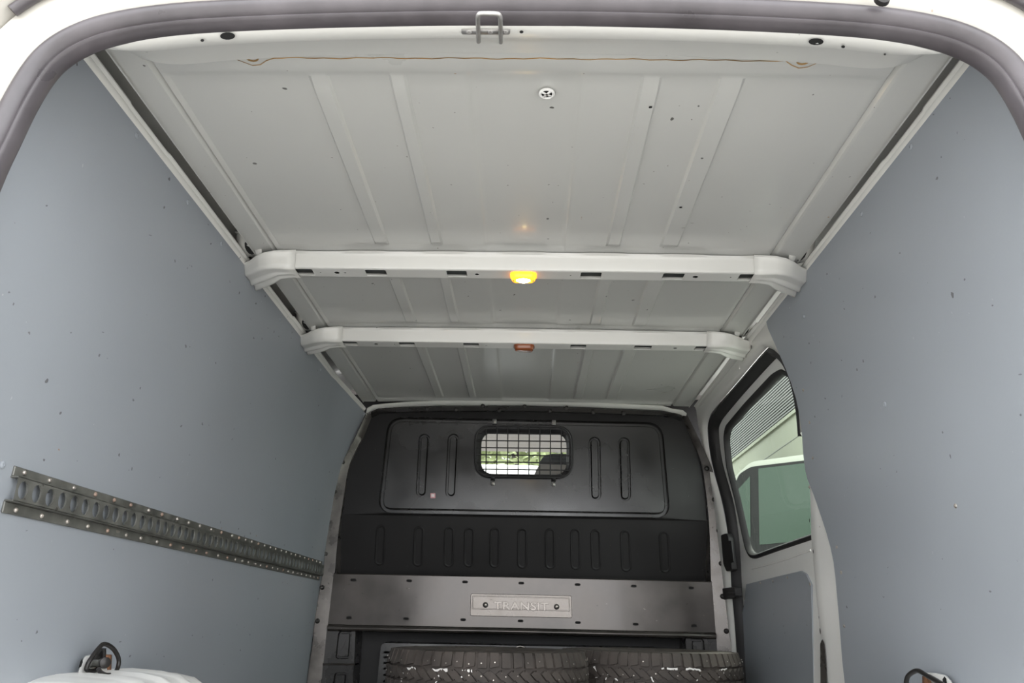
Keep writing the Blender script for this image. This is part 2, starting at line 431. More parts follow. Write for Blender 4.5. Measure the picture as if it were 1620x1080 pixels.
# ---- roof side trims (folded flanges above the panels)
def trim(nm, side):
    mb = MB(); rows = []
    ys = [.985, 1.25, 1.26, 1.42, 1.43, 1.8, 2.2, 2.36, 2.365, 2.55, 2.9, 3.05, 3.2, 3.3, D-.004]
    for y in ys:
        t = sstep(3.05, D, y) if side < 0 else 0
        xo = .775-.045*t if side < 0 else .736; zo = 1.377-.034*t
        wdt = .024 if (2.36 < y < 2.56) else (.012 if 1.255 < y < 1.425 else .016)
        cx_ = -1 if side < 0 else 1
        rows.append([(cx_*(xo+.014), y, zo-.004), (cx_*(xo+.001), y, zo-.006), (cx_*(xo-.002), y, zo-.002), (cx_*(xo-wdt*.3), y, zo+.005), (cx_*(xo-wdt*.3), y, zo+.007), (cx_*(xo-wdt*.6), y, zo+.012), (cx_*(xo-wdt*.6), y, zo+.015), (cx_*(xo+.014), y, zo+.017)])
    mb.grid(rows, close_u=True)
    o = mb.build(nm, M_bow, ang=35); tag(o, kind='structure'); return o
trim_l = trim('trim_1', -1); trim_r = trim('trim_2', 1)

# ================================================================== REAR DOOR FRAME
HP = [(0, 1.306), (.12, 1.3055), (.30, 1.300), (.457, 1.291), (.54, 1.281), (.60, 1.266), (.637, 1.248), (.662, 1.226), (.678, 1.198), (.692, 1.15), (.703, 1.09), (.714, 1.02), (.728, .85), (.735, .6), (.735, .3), (.735, .03)]
half = smooth_path([(a, b) for a, b in HP], 4)
path = [(X0-a, b) for a, b in half[::-1]]+[(X0+a, b) for a, b in half[1:]]
PN = []
for i in range(len(path)):
    a = np.array(path[max(i-1, 0)]); b = np.array(path[min(i+1, len(path)-1)]); t = (b-a)/np.linalg.norm(b-a)
    PN.append((-t[1], t[0]))      # outward
def sweep(mb, prof, closed=False):
    rows = [[(p_[0]+n_[0]*o_, y_, p_[1]+n_[1]*o_) for (o_, y_) in prof] for p_, n_ in zip(path, PN)]
    mb.grid(rows, close_u=closed); return rows
fr = MB()
# interior return from the seal flange to roof and walls
TOPP = [(.022, .938), (.004, .940), (.001, .948), (.003, .968), (.021, .998), (.030, 1.008), (.072, 1.092), (.082, 1.098), (.12, 1.10)]
SIDP = [(.022, .938), (.008, .940), (.006, .944), (.012, .947), (.04, .952), (.052, .955), (.062, .958), (.072, .960), (.080, .962)]
rows = []
for p_, n_ in zip(path, PN):
    k_ = sstep(.86, .992, n_[1])
    rows.append([(p_[0]+n_[0]*(b[0]*(1-k_)+a[0]*k_), b[1]*(1-k_)+a[1]*k_, p_[1]+n_[1]*(b[0]*(1-k_)+a[0]*k_)) for a, b in zip(TOPP, SIDP)])
hdr = MB().grid(rows)
# outward face, step, drip lip and outer skin
sweep(fr, [(.010, .936), (.026, .930), (.034, .920), (.046, .908), (.062, .898), (.076, .894), (.0775, .904), (.0805, .904), (.081, .866), (.084, .858), (.098, .846), (.135, .86), (.17, .92), (.30, .94)])
frame = fr.build('trim_3', M_frame, ang=32); tag(frame, kind='structure')
hdo = hdr.build('rear_header', M_bow, frame, ang=32)
from mathutils.bvhtree import BVHTree
_bv = BVHTree.FromPolygons([tuple(v.co) for v in hdo.data.vertices], [tuple(p.vertices) for p in hdo.data.polygons])
def on_header(px, py, lift=.001):
    r = Vector(ray(px, py)).normalized(); hit = _bv.ray_cast(Vector(CAM), r)
    if hit[0] is None: return Vector(atY(px, py, .98))
    return hit[0]-r*lift
# header stiffener with its two large holes and small bolt holes
for px, py, rx, ry in ((360, 57, 12, 6), (1291, 66, 12, 5.5), (320, 64, 3, 2.2), (1334, 74, 3, 2.2), (825, 50.5, 3.2, 2.4), (1400, 86, 2, 1.5)):
    MB().fan([on_header(px+rx*math.cos(t), py+ry*math.sin(t), .005) for t in np.linspace(0, 2*math.pi, 15)[:-1]]).build('header_hole', M_dark, frame)
p = atY(1395, 0, .892)
MB().tube([(p[0], .893, p[2]), (p[0], .886, p[2]), (p[0], .884, p[2])], [.011, .010, .004], 14).build('grommet', M_dkbolt, frame)
# rubber seal round the door opening
rs = empty('door_seal', (X0, .94, .03), 'black rubber seal running around the rear door opening', 'seal')
mb = MB(); prof = []
for j in range(14):
    t = 2*math.pi*j/14; prof.append((.0175+.0125*math.cos(t), .922+.0135*math.sin(t)-.004*math.cos(t)))
sweep(mb, prof, closed=True); mb.build('seal_bulb', M_rubber, rs, ang=60)
mb = MB(); sweep(mb, [(.012, .922), (.004, .922), (.001, .926), (.0005, .946), (.002, .949), (.006, .949)]); mb.build('seal_lip', M_rubber, rs, ang=50)
# upper weatherstrip on the outer lip
ws = MB(); rws = []
for p_, n_ in zip(path, PN):
    if p_[1] > 1.222:
        rws.append([(p_[0]+n_[0]*(.074+.007*math.cos(t)), .884+.009*math.sin(t), p_[1]+n_[1]*(.074+.007*math.cos(t))) for t in np.linspace(0, 2*math.pi, 13)[:-1]])
ws.grid(rws, close_u=True); b0 = len(ws.v)-len(rws)*12
ws.f.append(tuple(b0+j for j in range(12))); ws.f.append(tuple(b0+(len(rws)-1)*12+j for j in range(12)))
o = ws.build('weatherstrip', M_rubber); tag(o, 'grey rubber weatherstrip above the rear door opening, cut at both corners', 'weatherstrip')
# striker loop
st = empty('latch_striker', (-.067, .97, 1.30), 'bare steel U-shaped latch striker on the rear header', 'striker')
L_ = [(757, 66, .985), (756.5, 48, .948), (756, 30, .912), (757, 24, .903), (762, 21.5, .90), (785, 22, .90), (790, 24.5, .903), (791.5, 31, .912), (792, 48, .948), (792, 67, .985)]
MB().tube(smooth_path([atY(a, b, c) for a, b, c in L_], 4), .0034, 10).build('loop', M_steel, st)
a_ = [on_header(px, py, .003) for px, py in rpoly([(730, 46.5), (807, 46.5), (807, 54), (730, 54)], [0, 0, 4, 4])]
MB().fan(a_).build('base_plate', M_steel, st, solid=.0015)
sb = meshdata('screw', disc_mesh(.0045, .002), M_steel)
for px in (742, 776, 800): place(sb, 'screw', on_header(px, 50, .004), st, (math.pi*.9, 0, 0))

# rear doors folded back against the outside, hinged at the frame
def rear_door(side, lab):
    xh = X0+side*.825
    r = empty('rear_door', (xh, .84, .02), lab, 'door', 'rear doors of the van')
    ang = math.radians(100)
    dirv = Vector((side*math.cos(math.pi-ang) if False else side*.17, -.985, 0))
    nv = Vector((dirv.y, -dirv.x, 0))*side
    def P(u, z, t): return Vector((xh, .84, 0))+dirv*u+nv*t+Vector((0, 0, z))
    outl = rpoly([(0, .02), (.70, .02), (.70, 1.34), (.06, 1.31), (0, 1.2)], [.03, .05, .03, .08, .08])
    A = [P(a, b, 0) for a, b in outl]; B = [P(a, b, .045) for a, b in outl]
    MB().fan(A).fan(B).ring(A, B).build('door_skin', M_white, r, bevel=.006)
    I = offs(outl, .05); A = [P(a, b, .045) for a, b in I]; I2 = offs(outl, .06); B = [P(a, b, .055) for a, b in I2]
    MB().ring(A, B).fan(B).build('inner_panel', M_white, r)
    for z in (.25, 1.05):
        MB().tube([P(-.012, z, .01), P(-.012, z+.07, .01)], .012, 10).build('hinge', M_white, r)
rear_door(-1, 'white rear door folded open at the left edge of the opening')
rear_door(1, 'white rear door folded open at the right edge of the opening')

# ================================================================== ROOF BOWS
def roof_bow(y0, name, lab, slots_px, small_px, dz=0.0):
    r = empty(name, (X0, y0+.03, 1.37), lab, 'roof bow', 'roof bows')
    x1, x2 = -.645, .605
    zt, zb = 1.386, 1.342
    mb = MB()
    # near flange on the roof with a scalloped edge, near face, edge radius
    n = 80; rows = []
    for i in range(n+1):
        x = x1+(x2-x1)*i/n; c = crown(x)-1.392
        wv = .5+.5*math.sin((x-X0)*2*math.pi/.21+1.5); wv = sstep(.3, .7, wv)
        rows.append([(x, y0-.008-.007*wv, zt+c+.003-.002*wv), (x, y0-.004, zt+c-.002), (x, y0-.001, zt+c-.010), (x, y0+.001, zb+.006), (x, y0+.003, zb+.0015), (x, y0+.007, zb)])
    mb.grid(rows)
    shd = MB().grid([[(x, y0+.004, zb+.012), (x, y0+.059, zb+.012)] for x in (x1, x2)])  # added plate, coloured dark so the slots look shaded inside
    mb.grid([[(x, y0+.055, zb), (x, y0+.059, zb+.004), (x, y0+.062, zt-.006), (x, y0+.075, zt+.002)] for x in (x1, x2)])
    # bottom face with slots
    loops = [[(x1, y0+.007, zb), (x2, y0+.007, zb), (x2, y0+.055, zb), (x1, y0+.055, zb)]]
    for (pa, pb) in slots_px:
        a = atZ(*pa, zb); b = atZ(*pb, zb)
        L = rpoly([(a[0], y0+.010), (b[0], y0+.010), (b[0], y0+.047), (a[0], y0+.047)], .005, 3)
        loops.append([(u, v, zb) for u, v in L])
        mb.ring([(u, v, zb) for u, v in L], [(u, v, zb+.0025) for u, v in L])
    for (px, py, rr) in small_px:
        a = atZ(px, py, zb)
        loops.append([(a[0]+rr*math.cos(t), y0+.03+rr*math.sin(t), zb) for t in np.linspace(0, 2*math.pi, 11)[:-1]])
    mb.plate(loops)
    beam = mb.build('beam', M_bow, r, ang=28)
    shd.build('slot_shade_plate', M_slotshade, r)
    # end gussets, fluted
    for s in (-1, 1):
        rows = []
        def X(h): return X0+s*h
        stn = [(.60, 1.0, (-.012, 1.388), (.068, 1.382), 1.338), (.625, 1.0, (-.014, 1.386), (.07, 1.378), 1.337), (.655, .9, (-.022, 1.380), (.082, 1.374), 1.336), (.68, .8, (-.022, 1.374), (.115, 1.370), 1.335), (.705, .7, (-.005, 1.372), (.145, 1.370), 1.338), (.73, .7, (.025, 1.374), (.165, 1.371), 1.342), (.752, .7, (.045, 1.376), (.19, 1.371), 1.346), (.762, .7, (.052, 1.377), (.215, 1.366), 1.352)]
        for (h, sq, (ya, za), (yb, zb_), zl) in stn:
            row = []
            for j in range(29):
                t = j/28
                yy = y0+ya+(yb-ya)*t
                e = min(t/.16, (1-t)/.16, 1); e = e*e*(3-2*e)
                k = sstep(.61, .68, h)
                flute = .008*k*(.5+.5*math.cos((t-.50)*2*math.pi/.25))*sstep(.30, .42, t)-.003*k
                zz = (za+(zb_-za)*t)*(1-e)+(zl+.006*k*(t-.3))*e-flute*e
                row.append((X(h), yy, zz))
            rows.append(row)
        gs = MB().grid(rows)
        gs.build('gusset', M_bow, r, ang=60, solid=.003)
        # tab welded down the wall
        h = .762
        q = [(X(h), y0+.045, 1.379), (X(h+.004), y0+.05, 1.352), (X(h+.004), y0+.215, 1.352), (X(h), y0+.225, 1.335), (X(h), y0+.215, 1.38)]
        MB().fan(q).build('gusset_foot', M_bow, r, smooth=False, solid=.004)
        # hanger bracket above the gusset with a dark hole
        hb = MB(); rows = []
        for (a, b, c) in [(.69, -.03, 1.392), (.705, -.032, 1.40), (.715, -.036, 1.418), (.735, -.04, 1.424), (.757, -.04, 1.424)]:
            rows.append([(X(a), y0+b, c), (X(a), y0+b+.012, c), (X(a), y0+b+.03, c-.022), (X(a), y0+b+.075, c-.035)])
        hb.grid(rows); o = hb.build('hanger', M_bow, r, solid=.002)
        MB().fan([(X(.725+.014*math.cos(t)), y0-.004+.02*math.sin(t), 1.397-.012*math.sin(t)) for t in np.linspace(0, 2*math.pi, 13)[:-1]]).build('hanger_hole', M_dark, o)
    return r
s1 = [((460, 429), (495, 429)), ((577, 428), (610, 428)), ((706, 429), (738, 429)), ((919, 432), (952, 432)), ((1049, 435), (1083, 435)), ((1168, 439), (1201, 439))]
h1 = [(532, 429, .007), (545, 429, .003), (754, 431, .0055), (903, 433, .002), (1100, 438, .007), (1155, 440, .002), (506, 429, .002)]
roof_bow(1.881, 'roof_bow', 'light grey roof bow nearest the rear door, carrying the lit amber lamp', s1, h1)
s2 = [((537, 541), (564, 541)), ((630, 541), (655, 541)), ((732, 541), (757, 541)), ((903, 544), (928, 544)), ((1004, 547), (1032, 547)), ((1099, 551), (1126, 551))]
h2 = [(594, 542, .006), (623, 542, .002), (769, 543, .003), (1068, 551, .006)]
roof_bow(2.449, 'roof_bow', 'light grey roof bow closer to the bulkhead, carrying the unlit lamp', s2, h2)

def lamp(px, y0, lit, lab):
    zb = 1.342
    c = atZ(px, 436 if lit else 546, zb-.006)
    r = empty('marker_lamp', (c[0], y0+.031, zb), lab, 'lamp', 'interior lamps on the roof bows')
    def L(hw, hd, z): return [(a, b, z) for a, b in rpoly([(c[0]-hw, y0+.032-hd), (c[0]+hw, y0+.032-hd), (c[0]+hw, y0+.032+hd), (c[0]-hw, y0+.032+hd)], hd*.75, 5)]
    base = [L(.035, .024, zb), L(.035, .024, zb-.004)]
    MB().ring(*base).fan(base[1]).build('housing', M_lens_on if lit else M_lens, r)
    l3 = [L(.032, .021, zb-.004), L(.031, .020, zb-.012), L(.027, .016, zb-.016)]
    MB().ring(l3[0], l3[1]).ring(l3[1], l3[2]).fan(l3[2]).build('lens', M_lens_on if lit else M_lens, r, ang=60)
    if lit:
        b = MB(); rows = []
        for a, rr in ((0, .3), (.25, .8), (.5, 1), (.75, .8), (1, .3)):
            rows.append([(c[0]-.018+.036*a, y0+.030+.013*rr*math.cos(t), zb-.0155-.006*rr*max(0, math.sin(t))-.0005) for t in np.linspace(0, math.pi, 9)])
        b.grid(rows).build('bulb', M_bulb, r)
    for s in (-1, 1): place(meshdata('lamp_screw', disc_mesh(.0025, .002), M_rust), 'lamp_screw', (c[0]+s*.0255, y0+.032, zb-.0155), r, (math.pi, 0, 0))
lamp(828, 1.881, True, 'small amber lamp glowing on the rear roof bow')
lamp(829, 2.449, False, 'small unlit brown-orange lamp on the roof bow closer to the bulkhead')

# ================================================================== BULKHEAD
BK = empty('bulkhead', (X0, D, 0), 'black steel bulkhead with a caged window at the far end of the load space', 'bulkhead')
def bw(L, dy=0.0): return [tuple(atY(a, b, D)[i]+(dy if i == 1 else 0) for i in range(3)) for a, b in L]
plate_out = rpoly([(596, 646), (830, 647), (1046, 651), (1082, 658), (1099, 690), (1108, 735), (1117, 780), (1123, 850), (1124, 905), (1117, 828), (540, 815), (536, 845), (553, 731), (566, 690), (582, 655)], 0)
upper = [(596, 646), (700, 646), (830, 647), (940, 649), (1046, 651), (1068, 654), (1082, 662), (1092, 678), (1102, 708), (1110, 740), (1116, 778), (1119, 823), (830, 818), (541, 813), (547, 770), (553, 731), (562, 700), (572, 676), (582, 658)]
panel = rpoly([(614, 659), (1048, 668), (1061, 819), (597, 811)], [26, 26, 24, 24], 8)
winh = rpoly([(753, 675), (904, 677), (904, 756), (752, 754)], 26, 8)
GW, GD = 8.0, .022
up = MB()
p_in = offs(panel, GW)
sur = MB().plate([bw(upper, .012), bw(panel)])
sur.build('panel_surround', M_bmatt, BK, ang=25)
pills = [pill(671.5, 695, 667, 777, 9.2), pill(717.5, 695, 713.5, 778, 9.2), pill(940.5, 700, 942, 782, 9.4), pill(987, 701, 989, 783, 9.6)]
up.ring(bw(panel), bw(offs(panel, 1.5), GD)); up.ring(bw(offs(panel, 1.5), GD), bw(offs(panel, GW-2), GD)); up.ring(bw(offs(panel, GW-2), GD), bw(offs(panel, GW-1.2), .003)); up.ring(bw(offs(panel, GW-1.2), .003), bw(p_in, -.002))
up.plate([bw(p_in, -.002), bw(winh, -.002)]+[bw(q, -.002) for q in pills])
for q in pills:
    up.ring(bw(q, -.002), bw(offs(q, .8), .018)); up.ring(bw(offs(q, .8), .018), bw(offs(q, 3.4), .018)); up.ring(bw(offs(q, 3.4), .018), bw(offs(q, 4.0), .002)); up.ring(bw(offs(q, 4.0), .002), bw(offs(q, 4.8), -.002)); up.fan(bw(offs(q, 4.8), -.002))
up.ring(bw(winh, -.002), bw(winh, .03))
up.build('upper_panel', M_black, BK, ang=25)
# folded rim along the top, with dimples
rim = MB()
rt = [(588, 652), (600, 646.5), (640, 644.5), (700, 643), (830, 643), (940, 646), (1040, 650), (1066, 653), (1078, 658)]
rim.grid([bw([(a, b-2.5) for a, b in rt], .006), bw([(a, b) for a, b in rt], -.012), bw([(a, b+2) for a, b in rt], -.015), bw([(a, b+7) for a, b in rt], -.006), bw([(a, b+8.5) for a, b in rt], .03)])
rim.build('top_rim', M_black, BK, ang=50)
dm = meshdata('rim_clip', disc_mesh(.009, .004), M_dkbolt)
for px, py in ((676, 648), (722, 649), (764, 643), (830, 644), (896, 646), (790, 650), (870, 651), (938, 653), (986, 655)):
    p = atY(px, py, D); place(dm, 'rim_clip', (p[0], D-.015, p[2]), BK, RX_F)
# silver roof flange over the bulkhead
rf = MB(); rt2 = [(581, 656), (583, 648), (592, 643), (610, 641), (640, 638.5), (700, 636), (830, 635.5), (900, 637), (960, 640), (1046, 644), (1062, 649), (1078, 651), (1084, 656)]
rf.grid([bw([(a, b) for a, b in rt2], -.03), bw([(a, b+1.2) for a, b in rt2], -.033), bw([(a, b+3.2) for a, b in rt2], -.026), bw([(a, b+5.0) for a, b in rt2], -.01), bw([(a, b+6) for a, b in rt2], .02)])
o = rf.build('trim_4', M_bow, ang=50); tag(o, kind='structure')
# dark lower bay with pressed capsules; it slopes away downwards
def bslope(L, lift=0.0):
    out = []
    for a, b in L:
        t = (b-813)/(905-813); p = atY(a, b, D+.012+.088*t-lift); out.append(tuple(p))
    return out
low = MB()
lo = [(541, 813), (830, 818), (1119, 823), (1124, 870), (1125, 919.5), (830, 913), (529, 906.5), (532, 860)]
caps = []
for (px, y_t, y_b) in ((603, 838, 886), (663, 840, 888), (711, 841, 889), (742.5, 842, 889), (783, 842, 890), (826.5, 843, 891), (870, 843.5, 892), (910, 844, 893), (942, 845, 894), (989, 846, 896), (1050, 848, 898)):
    k = (px-829)*.012
    caps.append(pill(px-k*.0, y_t, px+k, y_b-0, 8.3))
# a slightly bent plate: build the whole plane through ray positions
low.plate([bslope(lo)]+[bslope(c) for c in caps])
for c in caps:
    low.ring(bslope(c), bslope(offs(c, 1.0), .003)); low.ring(bslope(offs(c, 1.0), .003), bslope(offs(c, 2.0), .003)); low.ring(bslope(offs(c, 2.0), .003), bslope(offs(c, 4), -.0)); low.fan(bslope(offs(c, 4), -.0))
low.build('capsule_panel', M_bmatt, BK, ang=25)
# flanges at both sides, bolted
fl_l = [((582, 655), (588, 657)), ((566, 690), (574, 692)), ((553, 715), (562, 716)), ((541, 740), (552, 741)), ((530, 785), (544, 787)), ((521, 840), (536, 842)), ((514, 900), (530, 906)), ((507, 940), (526, 945)), ((500, 985), (520, 988)), ((497, 1020), (517, 1020)), ((491, 1060), (511, 1060)), ((474, 1200), (496, 1200))]
fl_r = [((1084, 656), (1080, 658)), ((1100, 688), (1093, 690)), ((1114, 718), (1105, 720)), ((1125, 745), (1112, 746)), ((1136, 790), (1118, 792)), ((1143, 840), (1122, 842)), ((1148, 905), (1124, 912)), ((1152, 945), (1127, 950)), ((1156, 1000), (1131, 1003)), ((1160, 1050), (1134, 1052)), ((1172, 1200), (1146, 1200))]
for fl_ in (fl_l, fl_r):
    A = smooth_path([x for x, y in fl_], 5); B = smooth_path([y for x, y in fl_], 5)
    o = MB().grid([bw(A, -.028), bw([tuple(.93*np.array(a)+.07*np.array(b)) for a, b in zip(A, B)], -.026), bw(B, -.008), bw(B, .11)]).build('side_flange', M_flange, BK, ang=50)
bt = meshdata('flange_bolt', disc_mesh(.0105, .008), M_dkbolt)
for px, py in ((542, 731), (529.5, 777.5), (520.5, 826), (515, 876), (509.5, 929), (502, 982), (1118, 741), (1130, 790), (1137, 839), (1141, 891), (1143, 943), (1149, 998)):
    p = atY(px, py, D-.02); place(bt, 'flange_bolt', p, BK, RX_F)
# TRANSIT band
bd = MB()
bo = [(529, 908), (680, 911), (830, 914), (980, 917.5), (1125, 921), (1131, 1000), (980, 996.5), (830, 993), (680, 990), (520, 987)]
sl = []
for px, py in ((560, 917.5), (648, 918.7), (736, 920.5), (824.7, 922.3), (913.5, 924.6), (1002, 927), (1092.5, 930), (553, 977), (643, 978.5), (733, 980), (823.5, 982), (914, 984.5), (1005, 987), (1097, 989.5)):
    sl.append(pill(px-2.4, py-.05, px+2.4, py+.05, 2.1, 5))
bd.plate([bw(bo, -.012)]+[bw(q, -.012) for q in sl])
for q in sl: bd.ring(bw(q, -.012), bw(q, .0))
bd.grid([bw(bo[:5], -.012), bw([(a, b-1.6) for a, b in bo[:5]], -.008), bw([(a, b-2.2) for a, b in bo[:5]], .12)])
bd.build('centre_band', M_band, BK, ang=30)
for q in sl: MB().fan(bw(offs(q, -.8), -.002)).build('band_slot', M_dark, BK)
# rolled lip under the band
lp = MB(); lr = bo[5:][::-1]
rows = []
for dyy, dpx in ((-.012, 0), (-.016, 1.2), (-.024, 3), (-.028, 6), (-.024, 9), (-.012, 11), (.03, 11.5)): rows.append(bw([(a, b+dpx) for a, b in lr], dyy))
lp.grid(rows).build('rolled_lip', M_band, BK, ang=60)
# badge plate
bg_ = empty('badge_plate', (0, 0, 0)); bg_.parent = BK; bg_.location = (0, 0, 0)
bpo = rpoly([(745, 938.5), (904, 942), (905, 977.5), (744, 974)], 3, 3)
mb = MB().ring(bw(bpo, -.012), bw(offs(bpo, .8), -.019)).fan(bw(offs(bpo, .8), -.019))
bpl = mb.build('badge_plate', M_badge, BK, ang=25); bpl['label'] = 'worn badge plate reading TRANSIT'
bpi = rpoly([(748, 941.5), (901, 945), (902, 967), (747, 963.5)], 2, 3)
mb = MB().ring(bw(bpi, -.0185), bw(offs(bpi, .6), -.0205)).ring(bw(offs(bpi, .6), -.0205), bw(offs(bpi, 1.6), -.0205)).ring(bw(offs(bpi, 1.6), -.0205), bw(offs(bpi, 2.1), -.0185))
mb.build('raised_border', M_badge, bpl)
bpy.data.objects.remove(bg_)
cu = bpy.data.curves.new('lettering', 'FONT'); cu.body = 'TRANSIT'; cu.size = 1; cu.extrude = .03; cu.bevel_depth = .02; cu.offset = .015; cu.space_character = 1.08
to = bpy.data.objects.new('lettering_tmp', cu); COL.objects.link(to)
bpy.context.view_layer.update()
me = bpy.data.meshes.new_from_object(to.evaluated_get(bpy.context.evaluated_depsgraph_get()))
bpy.data.objects.remove(to)
xs = [v.co.x for v in me.vertices]; ys = [v.co.y for v in me.vertices]
TL = atY(781, 951, D-.019); BR = atY(868, 966, D-.019); TR = atY(868, 952.5, D-.019); BL = atY(781, 964, D-.019)
for v in me.vertices:
    u = (v.co.x-min(xs))/(max(xs)-min(xs)); t = (v.co.y-min(ys))/(max(ys)-min(ys)); dz = v.co.z
    pt = (1-t)*((1-u)*BL+u*BR)+t*((1-u)*TL+u*TR)
    v.co = Vector((pt[0], D-.0195-dz*.075, pt[2]))-rootof(bpl)
me.materials.clear(); me.materials.append(M_letter)
tx = bpy.data.objects.new('lettering', me); COL.objects.link(tx); tx.parent = bpl
bsc = meshdata('badge_screw', disc_mesh(.0065, .005, 14), M_screw); bsr = meshdata('badge_washer', disc_mesh(.011, .0025, 16), M_dkbolt)
for px, py in ((768, 956.5), (880.5, 959.5)):
    p = atY(px, py, D-.0195); place(bsr, 'badge_washer', p, bpl, RX_F); place(bsc, 'badge_screw', (p[0], p[1]-.001, p[2]), bpl, RX_F)
# sticker
s_o = MB().fan(bw(rpoly([(681, 780), (689, 780), (689, 788), (681, 788)], 1), -.0035)).build('sticker', M_sticker, BK); s_o['label'] = 'small pink and white sticker'
MB().fan(bw([(682.5, 781.5), (687.5, 781.5), (687.5, 786), (682.5, 786)], -.0041)).build('sticker_print', M_stk2, s_o)
# lower part: side blocks with pressed rectangles, deep recess and inner panel
for sgn in (-1, 1):
    if sgn < 0:
        ol = [(518, 995), (563, 998), (561, 1049), (513, 1049)]; rc = [(536, 998), (558, 998), (555, 1042), (531, 1042)]
        ol2 = [(512, 1052), (560, 1052), (553, 1200), (498, 1200)]; rc2 = [(530, 1063), (551, 1063), (547, 1110), (524, 1110)]
    else:
        ol = [(1084, 1006), (1132, 1007), (1136, 1058), (1086, 1058)]; rc = [(1091, 1010), (1113, 1010), (1116, 1055), (1093, 1055)]
        ol2 = [(1086, 1061), (1137, 1061), (1148, 1200), (1094, 1200)]; rc2 = [(1093, 1066), (1117, 1067), (1120, 1110), (1095, 1110)]
    for k, (o_, r_) in enumerate(((ol, rc), (ol2, rc2))):
        r_ = rpoly(r_, 6, 4); mb = MB()
        mb.plate([bw(o_, -.010), bw(r_, -.010)])
        mb.ring(bw(r_, -.010), bw(offs(r_, 1.2), .004)).ring(bw(offs(r_, 1.2), .004), bw(offs(r_, 3.4), .004)).ring(bw(offs(r_, 3.4), .004), bw(offs(r_, 4.4), -.008)).fan(bw(offs(r_, 4.4), -.008))
        mb.ring(bw(o_, -.010), bw(offs(o_, -.5), .12))
        mb.build('side_block', M_block, BK, ang=25)
    cr = [(511, 1050.5), (561, 1050.5)] if sgn < 0 else [(1086, 1059.5), (1136, 1059.5)]
    MB().tube([atY(*cr[0], D-.008), atY(*cr[1], D-.008)], .005, 8).build('crease_bead', M_band, BK)
bk_o = [(-.91, D+.14, 0), (.88, D+.14, 0), (.88, D+.14, 1.47), (-.91, D+.14, 1.47)]
wb_ = [(a*1.04, D+.14, CZ+(c-CZ)*1.04) for a, b, c in bw(rpoly([(748, 670), (909, 672), (909, 761), (747, 759)], 26, 8))]
MB().plate([bk_o, wb_]).build('recess_back', M_rubberd, BK)
MB().ring(bw(winh, .03), wb_).build('window_reveal', M_rubberd, BK)
ip = rpoly([(601, 1017), (1046, 1026), (1060, 1200), (582, 1200)], [8, 8, 0, 0], 5)
hol = [[(cx_+r_*math.cos(t), cy_+r_*math.sin(t)) for t in np.linspace(0, 2*math.pi, 17)[:-1]] for cx_, cy_, r_ in ((657, 1030, 9), (706, 1031, 8), (738, 1031.5, 8), (823, 1034, 12), (938, 1034, 8), (985, 1035, 9))]
lv = [rpoly([(605, y_), (622, y_+.3), (622, y_+4), (604, y_+3.6)], 1.2, 2) for y_ in (1030, 1038, 1047, 1056, 1066, 1076)]
mb = MB().plate([bw(ip, .03)]+[bw(q, .03) for q in hol+lv]); mb.ring(bw(ip, .03), bw(offs(ip, -2), .12))
for q in hol+lv: mb.ring(bw(q, .03), bw(q, .05))
inner = mb.build('inner_panel', M_black, BK, ang=30)
q = hol[3]; MB().tube(bw(q, .029), .0018, 6, closed=True).build('grommet_ring', M_screw, inner)

# window: rubber, glass, cage
wr_o = rpoly([(752, 674), (905, 676), (905.5, 757), (751, 755)], 27, 8); wr_i = rpoly([(761, 682), (897, 684), (897, 750), (760, 748)], 21, 8)
rb = MB(); rows = [bw(wr_o, -.001), bw(offs(wr_o, .8), -.008), bw(offs(wr_o, 3), -.009), bw(offs(wr_o, 5.5), -.002), bw(offs(wr_o, 6.5), .012), bw(wr_i, .016), bw(offs(wr_i, .5), .022)]
for a, b in zip(rows[:-1], rows[1:]): rb.ring(a, b)
rb.build('window_rubber', M_rubberd, BK, ang=60)
MB().fan(bw(offs(wr_i, -2), .02)).build('window_pane', M_glass2, BK)
gr = MB().tube(bw(rpoly([(752.5, 674.5), (904.5, 676.5), (905, 756.5), (751.5, 754.5)], 26, 8), -.020), .0042, 8, closed=True).build('window_cage', M_rubberd, BK)
def gx(px, t): return px+(-.8+1.6*(px-752)/152)*(t-.5)*0
for px in (769.5, 786.3, 803.3, 820.2, 837, 853.7, 870.5, 887.5):
    e = 0 if 775 < px < 882 else 5
    MB().tube(bw([(px+.4, 674.5+(px-752)*.013+e), (px-.3, 755+(px-752)*.013-e)], -.021), .0024, 6).build('cage_wire', M_rubberd, gr)
for k, py in enumerate((686.5, 697.8, 709, 720.2, 731.5, 743, 751)):
    e = (6, 1, 0, 0, 1, 5, 12)[k]
    MB().tube(bw([(752+e, py), (905-e, py+1.9)], -.018), .0026, 6).build('cage_wire', M_rubberd, gr)
for px, py, up_ in ((782.3, 667, 1), (876, 668.7, 1), (779.6, 764, 0), (875.5, 765.5, 0)):
    t_ = rpoly([(px-3.4, py-4), (px+3.4, py-4), (px+3.4, py+4), (px-3.4, py+4)], 1.5, 3)
    tb = MB().fan(bw(t_, -.004)).build('cage_tab', M_steel, BK, solid=.002)
    y2 = py+4 if up_ else py-4; y3 = y2+(4 if up_ else -5)
    MB().grid([bw([(px-3.4, y2), (px+3.4, y2)], -.004), bw([(px-3.4, (y2+y3)/2), (px+3.4, (y2+y3)/2)], -.022), bw([(px-3.4, y3), (px+3.4, y3)], -.022)]).build('tab_hook', M_rubberd, tb, solid=.002)
    place(meshdata('tab_screw', disc_mesh(.0042, .003), M_screw), 'tab_screw', atY(px, py, D-.0055), tb, RX_F)

